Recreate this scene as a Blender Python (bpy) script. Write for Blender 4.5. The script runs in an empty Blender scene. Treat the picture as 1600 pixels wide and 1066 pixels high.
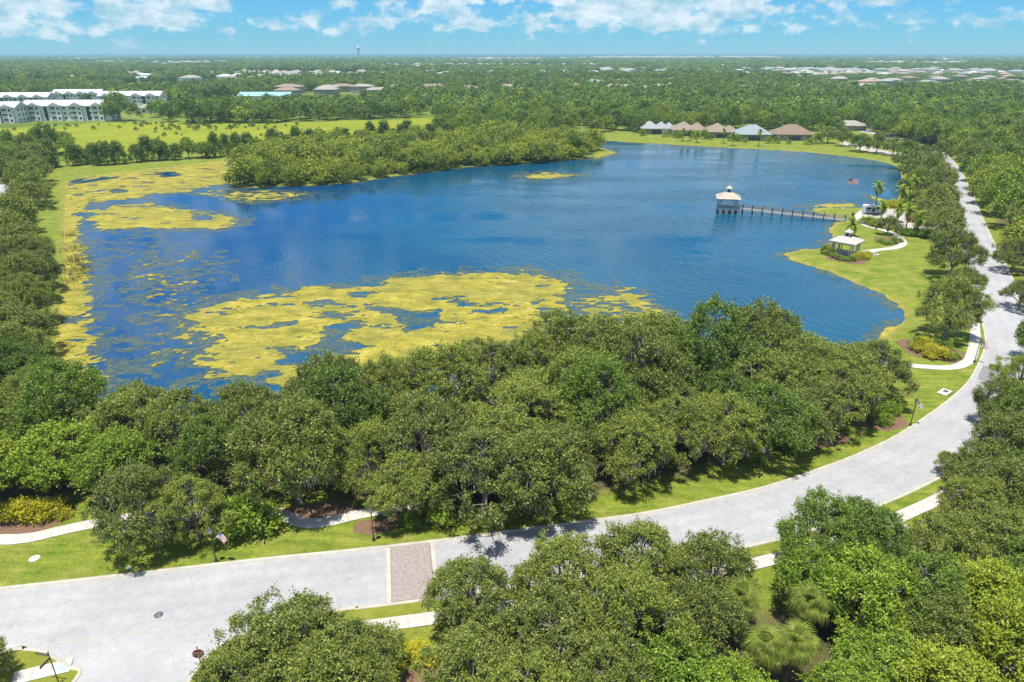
import bpy, math, random, time
_t0 = time.time()
import numpy as np
from mathutils import Vector, Matrix

# ------------------------------------------------------------------ camera, world, sun, exposure
H = 45.0; FPX = 1067.0; PITCH = math.radians(22.9); WATER = -0.6
scene = bpy.context.scene
COL = scene.collection
cam_d = bpy.data.cameras.new('camera'); cam = bpy.data.objects.new('camera', cam_d); COL.objects.link(cam)
cam.location = (0, 0, H); cam.rotation_euler = (math.pi/2 - PITCH, 0, 0)
cam_d.sensor_width = 36.0; cam_d.lens = 36.0*FPX/1600.0
cam_d.clip_start = 0.5; cam_d.clip_end = 90000
scene.camera = cam

SUN_TO = Vector((-0.10, -0.13, 0.985)).normalized()
SUN_EL = math.asin(SUN_TO.z); SUN_AZ = math.atan2(SUN_TO.x, SUN_TO.y)
sun_d = bpy.data.lights.new('sun', 'SUN'); sun_d.energy = 4.6; sun_d.angle = math.radians(0.5); sun_d.color = (1.0, 0.955, 0.88)
sun = bpy.data.objects.new('sun', sun_d); COL.objects.link(sun)
sun.rotation_euler = SUN_TO.to_track_quat('Z', 'Y').to_euler(); sun.location = (0, 0, 200)

scene.view_settings.view_transform = 'Standard'; scene.view_settings.look = 'None'
scene.view_settings.exposure = 0.6; scene.view_settings.gamma = 1.0; scene.view_settings.use_curve_mapping = False

def build_world():
    w = bpy.data.worlds.new('World'); scene.world = w; w.use_nodes = True
    nt = w.node_tree; nt.nodes.clear(); L = nt.links.new; N = nt.nodes.new
    out = N('ShaderNodeOutputWorld'); bg = N('ShaderNodeBackground'); bg.inputs['Strength'].default_value = 0.10
    sky = N('ShaderNodeTexSky'); sky.sky_type = 'NISHITA'; sky.sun_disc = False
    sky.sun_elevation = SUN_EL; sky.sun_rotation = SUN_AZ; sky.air_density = 1.0; sky.dust_density = 0.0; sky.ozone_density = 3.0; sky.altitude = 40
    hs = N('ShaderNodeMix'); hs.data_type = 'RGBA'; hs.blend_type = 'MULTIPLY'; hs.inputs[0].default_value = 1.0; hs.inputs[7].default_value = (0.19, 0.53, 0.88, 1)
    L(sky.outputs[0], hs.inputs[6])
    # cumulus: noise over the sky dome, a little flattened
    tc = N('ShaderNodeTexCoord'); sep = N('ShaderNodeSeparateXYZ'); L(tc.outputs['Generated'], sep.inputs[0])
    def math_(op, a, b=None):
        n = N('ShaderNodeMath'); n.operation = op
        for i, v in enumerate((a, b)):
            if v is None: continue
            if isinstance(v, (int, float)): n.inputs[i].default_value = v
            else: L(v, n.inputs[i])
        return n.outputs[0]
    el = math_('MAXIMUM', sep.outputs['Z'], 0.0)
    cmb = N('ShaderNodeMapping'); cmb.inputs['Scale'].default_value = (1, 1, 1.9); L(tc.outputs['Generated'], cmb.inputs[0])
    def noise(scale, detail, rough, off):
        mp = N('ShaderNodeMapping'); mp.inputs['Location'].default_value = off; L(cmb.outputs[0], mp.inputs[0])
        n = N('ShaderNodeTexNoise'); n.inputs['Scale'].default_value = scale; n.inputs['Detail'].default_value = detail; n.inputs['Roughness'].default_value = rough
        L(mp.outputs[0], n.inputs['Vector']); return n.outputs['Fac']
    big = noise(3.2, 2, 0.5, (21.0, 1.2, 0)); puff = noise(25.0, 8, 0.60, (8.4, 2.6, 1)); shade = noise(30.0, 6, 0.6, (1.4, 5.1, 4))
    sm = math_('ADD', math_('MULTIPLY', big, 0.55), math_('MULTIPLY', puff, 0.80))
    # fewer clouds right at the horizon
    edge = N('ShaderNodeMapRange'); L(el, edge.inputs[0]); edge.inputs[1].default_value = 0.008; edge.inputs[2].default_value = 0.032; edge.inputs[3].default_value = -0.19; edge.inputs[4].default_value = 0.0
    sm = math_('ADD', sm, edge.outputs[0])
    ms = N('ShaderNodeMapRange'); ms.interpolation_type = 'SMOOTHSTEP'; L(sm, ms.inputs[0]); ms.inputs[1].default_value = 0.615; ms.inputs[2].default_value = 0.735
    cr = N('ShaderNodeValToRGB'); L(shade, cr.inputs[0])
    cr.color_ramp.elements[0].position = 0.33; cr.color_ramp.elements[0].color = (2.6, 4.3, 5.2, 1)
    cr.color_ramp.elements[1].position = 0.62; cr.color_ramp.elements[1].color = (6.6, 6.9, 7.0, 1)
    mx = N('ShaderNodeMix'); mx.data_type = 'RGBA'
    L(math_('MULTIPLY', ms.outputs[0], 0.84), mx.inputs[0]); L(hs.outputs[2], mx.inputs[6]); L(cr.outputs[0], mx.inputs[7])
    L(mx.outputs[2], bg.inputs[0]); L(bg.outputs[0], out.inputs[0])
build_world()
scene.cycles.max_bounces = 3; scene.cycles.diffuse_bounces = 1; scene.cycles.glossy_bounces = 2
scene.cycles.transmission_bounces = 4; scene.cycles.transparent_max_bounces = 4; scene.cycles.volume_bounces = 0
scene.cycles.caustics_reflective = False; scene.cycles.caustics_refractive = False
scene.cycles.use_adaptive_sampling = True; scene.cycles.adaptive_threshold = 0.02

# ------------------------------------------------------------------ geometry helpers
CP, SP = math.cos(PITCH), math.sin(PITCH)
def G(px, py, z=0.0):
    """point of the plane at height z seen at photograph pixel px, py"""
    u = (px-800)/FPX; v = (533-py)/FPX
    t = (z-H)/(-SP+v*CP)
    return (u*t, (CP+v*SP)*t)
def GP(pts, z=0.0): return np.array([G(x, y, z) for x, y in pts])

def spline(pts, step=1.0):
    P = np.asarray(pts, float); P = np.vstack([2*P[0]-P[1], P, 2*P[-1]-P[-2]]); out = []
    for i in range(1, len(P)-2):
        p0, p1, p2, p3 = P[i-1:i+3]; n = max(2, int(np.linalg.norm(p2-p1)/step))
        t = np.linspace(0, 1, n, endpoint=False)[:, None]
        out.append(0.5*((2*p1)+(-p0+p2)*t+(2*p0-5*p1+4*p2-p3)*t*t+(-p0+3*p1-3*p2+p3)*t**3))
    out.append(P[-2][None]); return np.vstack(out)
def closed_spline(pts, step=1.5):
    P = np.asarray(pts, float); n = len(P); out = []
    for i in range(n):
        p0, p1, p2, p3 = P[i-1], P[i], P[(i+1) % n], P[(i+2) % n]; k = max(2, int(np.linalg.norm(p2-p1)/step))
        t = np.linspace(0, 1, k, endpoint=False)[:, None]
        out.append(0.5*((2*p1)+(-p0+p2)*t+(2*p0-5*p1+4*p2-p3)*t*t+(-p0+3*p1-3*p2+p3)*t**3))
    return np.vstack(out)
def resample(P, step):
    d = np.r_[0, np.cumsum(np.linalg.norm(np.diff(P, axis=0), axis=1))]
    s = np.linspace(0, d[-1], max(2, int(round(d[-1]/step))+1))
    return np.c_[np.interp(s, d, P[:, 0]), np.interp(s, d, P[:, 1])]
def offset(P, dist):
    """polyline moved to its right by dist"""
    T = np.gradient(P, axis=0); T /= np.linalg.norm(T, axis=1)[:, None]
    return P + np.c_[T[:, 1], -T[:, 0]]*dist
def sdf(Q, poly):
    """signed distance, positive inside"""
    Q = np.asarray(Q, float); poly = np.asarray(poly, float); d = np.full(len(Q), 1e18); ins = np.zeros(len(Q), bool)
    for a, b in zip(poly, np.roll(poly, -1, 0)):
        e = b-a; w = Q-a; t = np.clip((w@e)/max(e@e, 1e-12), 0, 1); r = w-t[:, None]*e
        np.minimum(d, (r*r).sum(1), out=d)
        c = (a[1] > Q[:, 1]) != (b[1] > Q[:, 1])
        if c.any():
            xi = a[0]+(Q[:, 1]-a[1])/(b[1]-a[1] if b[1] != a[1] else 1e-9)*e[0]
            ins ^= c & (Q[:, 0] < xi)
    d = np.sqrt(d); return np.where(ins, d, -d)
def vnoise(x, y, seed=0):
    xi = np.floor(x).astype(np.int64); yi = np.floor(y).astype(np.int64); fx = x-xi; fy = y-yi
    fx = fx*fx*(3-2*fx); fy = fy*fy*(3-2*fy)
    def h(a, b):
        n = (a*374761393+b*668265263+seed*1442695041) & 0xFFFFFFFF
        n = ((n ^ (n >> 13))*1274126177) & 0xFFFFFFFF
        return ((n ^ (n >> 16)) & 0xFFFF)/65535.0
    return (h(xi, yi)*(1-fx)+h(xi+1, yi)*fx)*(1-fy)+(h(xi, yi+1)*(1-fx)+h(xi+1, yi+1)*fx)*fy
def fbm(x, y, seed=0, oct=4):
    s = 0; a = 0.5; t = 0
    for o in range(oct): s = s+a*vnoise(x*2**o, y*2**o, seed+o*17); t += a; a *= 0.55
    return s/t

def mesh_np(name, V, F, mat=None, smooth=False, attrs=None):
    """mesh from numpy verts and equal-sized faces (or a list of faces)"""
    me = bpy.data.meshes.new(name); V = np.asarray(V, np.float32)
    if isinstance(F, np.ndarray):
        k = F.shape[1]; me.vertices.add(len(V)); me.vertices.foreach_set('co', V.ravel())
        me.loops.add(F.size); me.loops.foreach_set('vertex_index', F.astype(np.int32).ravel())
        me.polygons.add(len(F)); me.polygons.foreach_set('loop_start', np.arange(0, F.size, k, dtype=np.int32))
        me.update(calc_edges=True)
    else:
        me.from_pydata([tuple(map(float, v)) for v in V], [], [tuple(int(i) for i in f) for f in F]); me.update()
    if mat: me.materials.append(mat)
    if smooth: me.polygons.foreach_set('use_smooth', [True]*len(me.polygons))
    for k, v in (attrs or {}).items():
        a = me.attributes.new(k, 'FLOAT', 'POINT'); a.data.foreach_set('value', np.asarray(v, np.float32))
    return me
class MB:
    """collects simple solids into one mesh"""
    def __init__(s): s.v = []; s.f = []
    def add(s, V, F):
        o = len(s.v); s.v += [tuple(map(float, p)) for p in V]; s.f += [tuple(i+o for i in f) for f in F]; return s
    def box(s, c, d, rz=0.0, top=1.0):
        x, y, z = d[0]/2, d[1]/2, d[2]/2; cr, sr = math.cos(rz), math.sin(rz); V = []
        for k in (-1, 1):
            q = top if k > 0 else 1
            for a, b in ((-1, -1), (1, -1), (1, 1), (-1, 1)):
                X, Y = a*x*q, b*y*q; V.append((c[0]+X*cr-Y*sr, c[1]+X*sr+Y*cr, c[2]+k*z))
        return s.add(V, [(3, 2, 1, 0), (4, 5, 6, 7), (0, 1, 5, 4), (1, 2, 6, 5), (2, 3, 7, 6), (3, 0, 4, 7)])
    def tube(s, pts, rad, n=8, cap=True):
        pts = [Vector(p) for p in pts]
        if isinstance(rad, (int, float)): rad = [rad]*len(pts)
        V = []; F = []
        for i, p in enumerate(pts):
            t = (pts[min(i+1, len(pts)-1)]-pts[max(i-1, 0)]).normalized()
            a = Vector((1, 0, 0)) if abs(t.z) > 0.6 else Vector((0, 0, 1))
            u = t.cross(a).normalized(); w = t.cross(u)
            for k in range(n):
                an = 2*math.pi*k/n; V.append(p+(u*math.cos(an)+w*math.sin(an))*rad[i])
        for i in range(len(pts)-1):
            for k in range(n):
                a = i*n+k; b = i*n+(k+1) % n; F.append((a, b, b+n, a+n))
        if cap: F += [tuple(range(n)), tuple(range((len(pts)-1)*n, len(pts)*n))[::-1]]
        return s.add(V, F)
    def lathe(s, prof, c=(0, 0, 0), n=12):
        V = []; F = []
        for r, z in prof:
            for k in range(n): V.append((c[0]+r*math.cos(2*math.pi*k/n), c[1]+r*math.sin(2*math.pi*k/n), c[2]+z))
        for i in range(len(prof)-1):
            for k in range(n):
                a = i*n+k; b = i*n+(k+1) % n; F.append((a, b, b+n, a+n))
        F += [tuple(range(n))[::-1], tuple(range((len(prof)-1)*n, len(prof)*n))]
        return s.add(V, F)
    def hip(s, cx, cy, z, w, d, h, ridge=0.0, eave=0.15):
        """hip roof over w x d with a ridge of that length along the longer side"""
        x, y = w/2, d/2; rx, ry = (ridge/2, 0) if w >= d else (0, ridge/2)
        V = [(cx-x, cy-y, z), (cx+x, cy-y, z), (cx+x, cy+y, z), (cx-x, cy+y, z), (cx-x, cy-y, z+eave), (cx+x, cy-y, z+eave), (cx+x, cy+y, z+eave), (cx-x, cy+y, z+eave),
             (cx-rx-.01, cy-ry-.01, z+eave+h), (cx+rx+.01, cy+ry+.01, z+eave+h)]
        F = [(3, 2, 1, 0), (0, 1, 5, 4), (1, 2, 6, 5), (2, 3, 7, 6), (3, 0, 4, 7)]
        if w >= d: F += [(4, 5, 9, 8), (6, 7, 8, 9), (5, 6, 9), (7, 4, 8)]
        else: F += [(4, 5, 8), (6, 7, 9), (5, 6, 9, 8), (7, 4, 8, 9)]
        return s.add(V, F)
    def gable(s, cx, cy, z, w, d, h, axis='x', t=0.12):
        """gable roof, ridge along axis"""
        x, y = w/2, d/2
        if axis == 'x': R = [(cx-x, cy-y, z), (cx+x, cy-y, z), (cx+x, cy+y, z), (cx-x, cy+y, z), (cx-x, cy, z+h), (cx+x, cy, z+h)]; F = [(0, 1, 5, 4), (2, 3, 4, 5), (1, 2, 5), (3, 0, 4), (3, 2, 1, 0)]
        else: R = [(cx-x, cy-y, z), (cx+x, cy-y, z), (cx+x, cy+y, z), (cx-x, cy+y, z), (cx, cy-y, z+h), (cx, cy+y, z+h)]; F = [(0, 1, 4), (2, 3, 5), (1, 2, 5, 4), (3, 0, 4, 5), (3, 2, 1, 0)]
        return s.add(R, F)
    def mesh(s, name, mat, smooth=False):
        me = mesh_np(name, np.array(s.v), s.f, mat)
        if smooth: me.polygons.foreach_set('use_smooth', [True]*len(me.polygons))
        return me
    def build(s, name, mat, parent=None, smooth=False): return obj(name, s.mesh(name, mat, smooth), parent)

def obj(name, me, parent=None, loc=(0, 0, 0), rz=0.0, scale=None):
    o = bpy.data.objects.new(name, me); COL.objects.link(o); o.location = loc; o.rotation_euler = (0, 0, rz)
    if scale is not None: o.scale = scale
    if parent is not None: o.parent = parent
    return o
def tag(o, label=None, cat=None, group=None, kind=None):
    if label: o['label'] = label
    if cat: o['category'] = cat
    if group: o['group'] = group
    if kind: o['kind'] = kind
    return o
def empty(name, loc, rz=0.0, label=None, cat=None, group=None, scale=None):
    return tag(obj(name, None, None, loc, rz, scale), label, cat, group)
def structure(name, me, parent=None):
    o = obj(name, me, parent)
    if parent is None: o['kind'] = 'structure'
    return o
def copy_tree(o, parent=None):
    c = o.copy(); COL.objects.link(c); c.parent = parent
    for ch in list(o.children): copy_tree(ch, c)
    return c
ORD = 'first second third fourth fifth sixth seventh eighth ninth tenth eleventh twelfth thirteenth fourteenth fifteenth sixteenth seventeenth eighteenth nineteenth twentieth twenty-first twenty-second twenty-third twenty-fourth twenty-fifth twenty-sixth twenty-seventh twenty-eighth twenty-ninth thirtieth'.split()
ROW = ['front', 'second', 'third', 'fourth', 'fifth', 'sixth', 'seventh', 'eighth', 'ninth', 'tenth', 'eleventh', 'twelfth', 'thirteenth', 'fourteenth', 'fifteenth', 'sixteenth', 'seventeenth', 'eighteenth']

# ------------------------------------------------------------------ materials
def new_mat(name):
    m = bpy.data.materials.new(name); m.use_nodes = True; nt = m.node_tree
    return m, nt, nt.nodes['Principled BSDF']
def ramp(nt, fac, cols):
    r = nt.nodes.new('ShaderNodeValToRGB'); nt.links.new(fac, r.inputs[0]); e = r.color_ramp.elements
    while len(e) < len(cols): e.new(0.5)
    for q, (p, c) in zip(e, cols): q.position = p; q.color = (*c, 1)
    return r.outputs[0]
def tex_noise(nt, scale, detail=4, rough=0.55, coord='Object', stretch=None, rot=None, out='Fac'):
    tc = nt.nodes.new('ShaderNodeTexCoord'); n = nt.nodes.new('ShaderNodeTexNoise')
    n.inputs['Scale'].default_value = scale; n.inputs['Detail'].default_value = detail; n.inputs['Roughness'].default_value = rough
    src = tc.outputs[coord]
    if stretch or rot:
        mp = nt.nodes.new('ShaderNodeMapping'); nt.links.new(src, mp.inputs[0]); src = mp.outputs[0]
        if stretch: mp.inputs['Scale'].default_value = stretch
        if rot: mp.inputs['Rotation'].default_value = rot
    nt.links.new(src, n.inputs['Vector']); return n.outputs[out]
def mixc(nt, fac, a, b, mode='MIX'):
    m = nt.nodes.new('ShaderNodeMix'); m.data_type = 'RGBA'; m.blend_type = mode
    for i, v in ((0, fac), (6, a), (7, b)):
        if isinstance(v, (int, float)): m.inputs[i].default_value = v
        elif isinstance(v, tuple): m.inputs[i].default_value = (*v, 1)
        else: nt.links.new(v, m.inputs[i])
    return m.outputs[2]
def attr(nt, name):
    a = nt.nodes.new('ShaderNodeAttribute'); a.attribute_name = name; return a.outputs['Fac']
def mth(nt, op, a, b=0.0):
    n = nt.nodes.new('ShaderNodeMath'); n.operation = op
    for i, v in enumerate((a, b)):
        if isinstance(v, (int, float)): n.inputs[i].default_value = v
        else: nt.links.new(v, n.inputs[i])
    return n.outputs[0]
def bump(nt, bs, h, strength, dist):
    b = nt.nodes.new('ShaderNodeBump'); b.inputs['Strength'].default_value = strength; b.inputs['Distance'].default_value = dist
    nt.links.new(h, b.inputs['Height']); nt.links.new(b.outputs[0], bs.inputs['Normal'])
def smp(name, c1, c2=None, scale=3.0, rough=0.7, metal=0.0, bmp=0.0, spec=0.4):
    m, nt, bs = new_mat(name); bs.inputs['Roughness'].default_value = rough; bs.inputs['Metallic'].default_value = metal; bs.inputs['Specular IOR Level'].default_value = spec
    n = tex_noise(nt, scale, 5, 0.6)
    c2 = c2 or tuple(v*0.8 for v in c1)
    nt.links.new(ramp(nt, n, [(0.35, c2), (0.65, c1)]), bs.inputs['Base Color'])
    if bmp: bump(nt, bs, n, bmp, 0.05)
    return m
def leaf_mat(name, dark, light, new, transl=0.3, rough=0.6, rnd=0.5):
    """dark/light foliage by crown clump and by tree, 'new' is the young growth"""
    m, nt, bs = new_mat(name); L = nt.links.new
    oi = nt.nodes.new('ShaderNodeObjectInfo')
    n = tex_noise(nt, 0.55, 3, 0.6)
    ge = nt.nodes.new('ShaderNodeNewGeometry'); wn = nt.nodes.new('ShaderNodeTexNoise'); wn.inputs['Scale'].default_value = 0.012; wn.inputs['Detail'].default_value = 3; L(ge.outputs['Position'], wn.inputs['Vector'])
    n = mth(nt, 'ADD', n, mth(nt, 'MULTIPLY', mth(nt, 'SUBTRACT', wn.outputs['Fac'], 0.5), 1.0))
    f = mth(nt, 'ADD', mth(nt, 'MULTIPLY', n, 0.9), mth(nt, 'MULTIPLY', mth(nt, 'SUBTRACT', oi.outputs['Random'], 0.5), rnd))
    c = ramp(nt, f, [(0.25, dark), (0.68, light)])
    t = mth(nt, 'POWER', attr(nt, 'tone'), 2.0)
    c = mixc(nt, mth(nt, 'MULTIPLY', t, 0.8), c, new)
    L(c, bs.inputs['Base Color']); bs.inputs['Roughness'].default_value = rough; bs.inputs['Specular IOR Level'].default_value = 0.2
    tr = nt.nodes.new('ShaderNodeBsdfTranslucent'); L(mixc(nt, 0.35, c, new), tr.inputs['Color'])
    mx = nt.nodes.new('ShaderNodeMixShader'); mx.inputs[0].default_value = transl
    L(bs.outputs[0], mx.inputs[1]); L(tr.outputs[0], mx.inputs[2]); L(mx.outputs[0], nt.nodes['Material Output'].inputs[0])
    return m
M = {}
M['oak'] = leaf_mat('oak_leaf', (0.052, 0.098, 0.011), (0.170, 0.235, 0.024), (0.50, 0.53, 0.15), transl=0.22, rnd=0.6)
M['oakdk'] = leaf_mat('dark_oak_leaf', (0.036, 0.090, 0.010), (0.115, 0.195, 0.020), (0.36, 0.46, 0.10), transl=0.22)
M['broad'] = leaf_mat('broad_leaf', (0.060, 0.150, 0.010), (0.185, 0.295, 0.018), (0.46, 0.54, 0.09), transl=0.22)
M['yellow'] = leaf_mat('yellow_leaf', (0.105, 0.175, 0.011), (0.250, 0.325, 0.020), (0.52, 0.55, 0.09), transl=0.22)
M['willow'] = leaf_mat('willow_leaf', (0.080, 0.145, 0.012), (0.245, 0.315, 0.024), (0.50, 0.53, 0.10), transl=0.22, rnd=0.8)
M['conic'] = leaf_mat('juniper_leaf', (0.036, 0.088, 0.016), (0.105, 0.175, 0.024), (0.32, 0.41, 0.09), transl=0.22)
M['far'] = leaf_mat('woodland_leaf', (0.040, 0.105, 0.012), (0.180, 0.275, 0.022), (0.42, 0.51, 0.10), transl=0.22, rnd=1.0)
M['gold'] = leaf_mat('golden_shrub_leaf', (0.36, 0.36, 0.02), (0.54, 0.50, 0.03), (0.66, 0.60, 0.06))
M['palm'] = leaf_mat('palm_leaf', (0.085, 0.150, 0.016), (0.175, 0.235, 0.028), (0.38, 0.38, 0.08), transl=0.2)
M['qpalm'] = leaf_mat('queen_palm_leaf', (0.100, 0.200, 0.016), (0.230, 0.320, 0.026), (0.42, 0.45, 0.05), transl=0.2)
M['bark'] = smp('bark', (0.30, 0.265, 0.225), (0.14, 0.12, 0.10), 4, 0.9, bmp=0.6)
M['palmbark'] = smp('palm_bark', (0.22, 0.16, 0.10), (0.10, 0.07, 0.045), 5, 0.9, bmp=0.6)
M['moss'] = smp('spanish_moss', (0.42, 0.42, 0.34), (0.26, 0.27, 0.20), 1.5, 0.95)
M['reed'] = leaf_mat('reed_leaf', (0.16, 0.16, 0.03), (0.28, 0.24, 0.06), (0.38, 0.32, 0.12), rnd=0.3)
M['white'] = smp('white_paint', (0.62, 0.62, 0.60), (0.52, 0.52, 0.50), 0.8, 0.55)
M['white2'] = smp('pale_wall', (0.82, 0.82, 0.79), (0.74, 0.74, 0.72), 0.3, 0.8)
M['wood'] = smp('weathered_wood', (0.36, 0.31, 0.26), (0.22, 0.19, 0.16), 3, 0.85)
M['piling'] = smp('wet_piling', (0.12, 0.10, 0.08), (0.07, 0.06, 0.05), 3, 0.8)
M['dockroof'] = smp('cream_metal_roof', (0.46, 0.41, 0.345), (0.36, 0.30, 0.23), 0.9, 0.45)
M['metalroof'] = smp('white_metal_roof', (0.60, 0.61, 0.62), (0.52, 0.53, 0.55), 0.15, 0.4)
M['greyroof'] = smp('grey_shingle', (0.33, 0.335, 0.34), (0.25, 0.255, 0.26), 1.6, 0.9)
M['tanroof'] = smp('tan_shingle', (0.29, 0.235, 0.175), (0.20, 0.16, 0.12), 1.6, 0.9)
M['brownroof'] = smp('brown_shingle', (0.25, 0.185, 0.135), (0.17, 0.125, 0.09), 1.6, 0.9)
M['blueroof'] = smp('bluegrey_shingle', (0.28, 0.325, 0.335), (0.20, 0.24, 0.25), 1.6, 0.9)
M['clayroof'] = smp('clay_tile_roof', (0.44, 0.30, 0.20), (0.32, 0.20, 0.13), 1.2, 0.9)
M['paleroof'] = smp('pale_roof', (0.34, 0.315, 0.275), (0.24, 0.22, 0.195), 0.6, 0.8)
M['gazeboroof'] = smp('weathered_pale_roof', (0.46, 0.435, 0.40), (0.37, 0.35, 0.32), 1.4, 0.8)
M['stucco'] = smp('cream_stucco', (0.42, 0.375, 0.29), (0.34, 0.30, 0.235), 0.6, 0.9)
M['glass'] = smp('dark_glass', (0.035, 0.055, 0.065), (0.02, 0.03, 0.04), 0.5, 0.08, spec=0.7)
M['screen'] = smp('screen_mesh', (0.05, 0.07, 0.08), (0.03, 0.045, 0.05), 2, 0.6)
M['dark'] = smp('dark_metal', (0.035, 0.035, 0.035), (0.02, 0.02, 0.02), 3, 0.5)
M['bronze'] = smp('bronze_metal', (0.10, 0.075, 0.055), (0.06, 0.045, 0.035), 3, 0.5)
M['steel'] = smp('pale_steel', (0.55, 0.56, 0.57), (0.42, 0.43, 0.44), 1, 0.4, 0.3)
M['cast'] = smp('cast_iron', (0.06, 0.06, 0.065), (0.035, 0.035, 0.04), 20, 0.6)
M['lamp'] = smp('lamp_glass', (0.5, 0.5, 0.47), (0.4, 0.4, 0.37), 4, 0.3)
M['tactile'] = smp('tactile_blue', (0.36, 0.50, 0.56), (0.28, 0.42, 0.48), 8, 0.8)
M['stopred'] = smp('sign_red', (0.30, 0.03, 0.035), (0.24, 0.025, 0.03), 2, 0.5)
M['signbrown'] = smp('sign_brown', (0.17, 0.12, 0.085), (0.12, 0.085, 0.06), 2, 0.6)
M['red'] = smp('car_red', (0.28, 0.02, 0.025), (0.24, 0.015, 0.02), 2, 0.25, spec=0.6)
M['black'] = smp('car_black', (0.02, 0.02, 0.025), (0.015, 0.015, 0.02), 2, 0.25, spec=0.6)
M['carwhite'] = smp('van_white', (0.72, 0.76, 0.79), (0.66, 0.71, 0.75), 2, 0.3, spec=0.6)
M['blue'] = smp('van_blue', (0.10, 0.30, 0.42), (0.08, 0.26, 0.38), 2, 0.3)
M['tyre'] = smp('tyre', (0.03, 0.03, 0.03), (0.02, 0.02, 0.02), 2, 0.9)
M['teal'] = smp('teal_roof', (0.30, 0.52, 0.56), (0.24, 0.44, 0.48), 0.2, 0.5)
M['kerb'] = smp('kerb_concrete', (0.50, 0.46, 0.38), (0.38, 0.35, 0.29), 0.8, 0.9)
M['slab'] = smp('pale_concrete', (0.52, 0.48, 0.43), (0.42, 0.385, 0.34), 0.7, 0.9)
M['joint'] = smp('slab_bedding', (0.20, 0.18, 0.14), (0.13, 0.12, 0.09), 2, 0.95)
M['patch'] = smp('fresh_asphalt', (0.22, 0.22, 0.23), (0.17, 0.17, 0.18), 2.5, 0.9)
M['mulch'] = smp('bark_mulch', (0.22, 0.13, 0.075), (0.11, 0.065, 0.04), 6, 0.95, bmp=0.8)
M['sand'] = smp('sandy_lot', (0.42, 0.38, 0.33), (0.33, 0.30, 0.26), 0.5, 0.95)

def road_mat():
    m, nt, bs = new_mat('aged_asphalt'); bs.inputs['Roughness'].default_value = 0.9; bs.inputs['Specular IOR Level'].default_value = 0.25
    big = tex_noise(nt, 0.16, 4, 0.6); fine = tex_noise(nt, 14, 4, 0.7); mid = tex_noise(nt, 1.3, 5, 0.65)
    c = ramp(nt, big, [(0.3, (0.315, 0.315, 0.320)), (0.7, (0.395, 0.394, 0.392))])
    c = mixc(nt, 0.55, c, ramp(nt, mid, [(0.3, (0.40, 0.40, 0.40)), (0.7, (0.56, 0.56, 0.56))]), 'OVERLAY')
    c = mixc(nt, 0.6, c, ramp(nt, fine, [(0.25, (0.34, 0.34, 0.34)), (0.75, (0.62, 0.62, 0.62))]), 'OVERLAY')
    ac = attr(nt, 'across'); tr = mth(nt, 'ABSOLUTE', mth(nt, 'SINE', mth(nt, 'MULTIPLY', ac, 4*math.pi)))
    c = mixc(nt, mth(nt, 'MULTIPLY', mth(nt, 'MULTIPLY', mth(nt, 'POWER', tr, 3.0), tex_noise(nt, 0.5, 4, 0.6)), 0.35), c, (0.24, 0.24, 0.245))
    gut = mth(nt, 'GREATER_THAN', mth(nt, 'ABSOLUTE', mth(nt, 'SUBTRACT', ac, 0.5)), 0.468)
    c = mixc(nt, mth(nt, 'MULTIPLY', gut, mth(nt, 'GREATER_THAN', ac, 0.001)), c, mixc(nt, mid, (0.25, 0.235, 0.21), (0.46, 0.44, 0.40)))
    stain = ramp(nt, tex_noise(nt, 0.33, 6, 0.7), [(0.60, (0, 0, 0)), (0.72, (1, 1, 1))]); c = mixc(nt, mth(nt, 'MULTIPLY', stain, 0.35), c, (0.20, 0.20, 0.205))
    # crack lines
    tc = nt.nodes.new('ShaderNodeTexCoord'); wob = tex_noise(nt, 0.8, 4, 0.6, out='Color')
    va = nt.nodes.new('ShaderNodeMix'); va.data_type = 'RGBA'; va.blend_type = 'ADD'; va.inputs[0].default_value = 1.6
    nt.links.new(tc.outputs['Object'], va.inputs[6]); nt.links.new(wob, va.inputs[7])
    v = nt.nodes.new('ShaderNodeTexVoronoi'); v.feature = 'DISTANCE_TO_EDGE'; v.inputs['Scale'].default_value = 0.17; nt.links.new(va.outputs[2], v.inputs['Vector'])
    line = mth(nt, 'LESS_THAN', v.outputs['Distance'], 0.0045)
    keep = mth(nt, 'GREATER_THAN', tex_noise(nt, 0.23, 3, 0.6), 0.50)
    c = mixc(nt, mth(nt, 'MULTIPLY', mth(nt, 'MULTIPLY', line, keep), 0.32), c, (0.13, 0.13, 0.13))
    nt.links.new(c, bs.inputs['Base Color']); bump(nt, bs, fine, 0.25, 0.02); return m
M['road'] = road_mat()

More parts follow.
